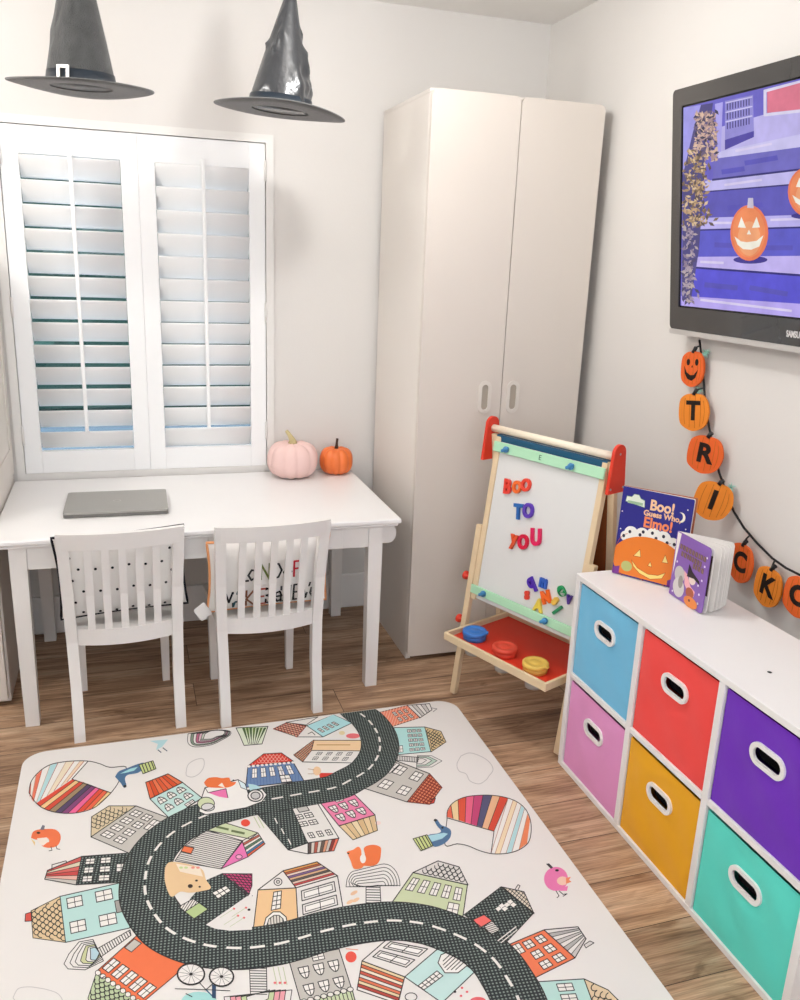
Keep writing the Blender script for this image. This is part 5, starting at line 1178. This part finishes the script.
# car with the fox
A.shape([(201, 800), (205, 788), (238, 780), (245, 784), (248, 793), (262, 789), (267, 795), (262, 802), (246, 808), (206, 815), (199, 812)], 'f2efea', 6, .9)
A.poly([(208, 793), (226, 789), (228, 798.5), (219, 797)], 'ec7ab0', 8); A.line([(205, 788), (208, 793), (226, 789), (228, 798)], .7, K, 8); A.shape(A.ell(206, 804, 8.5, 6.4, None), 'd4dcb4', 8, .8); A.shape(A.ell(208, 807.5, 6.6, 4, None, n=16), 'dcdad8', 8, .8)
A.shape(A.ell(255.5, 796, 7.6, 5.8, None, n=20), 'f2efea', 8, 1.2); A.shape(A.ell(255.5, 796, 4.6, 3.6, None, n=16), 'cfccca', 8, 1.); A.poly([(248, 784), (255, 785), (262, 788), (250, 791)], 'b8dde2', 8); A.shape([(238, 780), (245, 784), (247, 790), (241, 788)], 'dfeef0', 7, .6)
blob([(204, 783), (208, 778.5), (216, 777.5), (222, 778.5), (229, 778), (231, 782), (236, 782.5), (233, 786), (226, 788), (214, 788), (207, 787)], 'ee7a44', 8); A.poly([(218, 786), (222, 783), (225, 788)], 'f4e8dc', 8); A.poly(A.ell(233.5, 780.6, 1, .8, None, n=6), K, 8)
# rainbow cloud, plant and bird by the back edge
for k, cc in ((1., 'e9e5e0'), (.84, '8a9a86'), (.70, 'e9e5e0'), (.56, 'c26a8a'), (.42, 'e0c0c8'), (.28, 'c9d0c0'), (.15, 'e9e5e0')):
    A.shape(sc([(208-20*k, 734), (206-18*k, 738+5*k), (203-8*k, 738+9*k), (211, 738+7*k), (216+6*k, 736+4*k), (222+8*k, 735), (229-6*(1-k)+0*k, 731), (212, 731-1*k)]), cc, 3-2*k, .6)
A.shape([(236, 728), (268, 726.5), (266, 732), (262, 744), (244, 745.5), (240, 736)], 'dfe6d0', 1, .8)
for i in range(7): A.poly([(253+(i-3)*1.5, 744), (242+i*3.6, 728), (245+i*3.6, 727.5)], '7a9a4a' if i % 2 else '5a7a44', 2); A.line([(253+(i-3)*1.5, 744), (243.5+i*3.6, 728)], .6, K, 3)
A.poly([(150, 741), (168, 739.5), (162, 747), (156, 750), (158, 744)], 'b8dde0', 1); A.line([(158, 750), (161, 752.5)], 1., '4a5a6a', 2); A.line([(163, 748), (167, 751)], 1., '4a5a6a', 2)
# faint cloud outlines
def cloud(pts): A.line(smooth(pts+[pts[0]], 5), .8, 'c9c5c2', 2)
cloud([(461, 756), (470, 753), (482, 757), (490, 763), (493, 770), (489, 776), (486, 780), (479, 784), (470, 781), (466, 774), (459, 771), (457, 764)])
cloud([(186, 773), (188, 765), (195, 760), (203, 759), (204, 766), (200, 773), (193, 777), (187, 776)])
cloud([(13, 998), (18, 989), (28, 987), (38, 988), (48, 990), (58, 994), (62, 1002), (50, 1010), (25, 1010)])
A.poly(A.ell(378, 823, 3, 2, None, n=10), 'f0d8d0', 1)
# slab and printed art in one object
slb = MB().prism(rrect(MX0-mo.x, MX1-mo.x, MY0-mo.y, MY1-mo.y, .062, 8), 0, MT)
MATW = mat('mat_foam_white', 'ebe7e2', .5, .3, var=.01, vscale=12)
slb.add(A.mb.v, A.mb.f); slb.m[-len(A.mb.f):] = [x+1 for x in A.mb.m]
pm = slb.build('play_mat', [MATW]+A.mats, None, recalc=False); pm.location = mo
tag(pm, 'white foam play mat printed with a winding road and little houses', 'play mat')

# ------------------------------------------------------------------ light
def lamp(x, y, power, r=.045, col=(1, .995, .985)):
    l = bpy.data.lights.new('ceiling_lamp', 'POINT'); l.shadow_soft_size = r; l.energy = power; l.color = col
    o = bpy.data.objects.new('ceiling_lamp', l); COL.objects.link(o); o.location = (x, y, ZC-.19)  # unseen lamp; globe form and low hang made up to brighten the ceiling
    return o
P = 18.5
lamp(-.32, -1.12, P*.86); lamp(-1.75, -.95, P*.80); lamp(-.20, -3.05, P*.16); lamp(-1.75, -3.05, P*.40)
w = bpy.data.worlds.new('dusk_sky'); scene.world = w; w.use_nodes = True
w.node_tree.nodes['Background'].inputs['Color'].default_value = (.78, .85, .95, 1); w.node_tree.nodes['Background'].inputs['Strength'].default_value = 5.0
vs_ = scene.view_settings; vs_.view_transform = 'Standard'; vs_.look = 'None'; vs_.gamma = 1; vs_.use_curve_mapping = False; vs_.exposure = .08
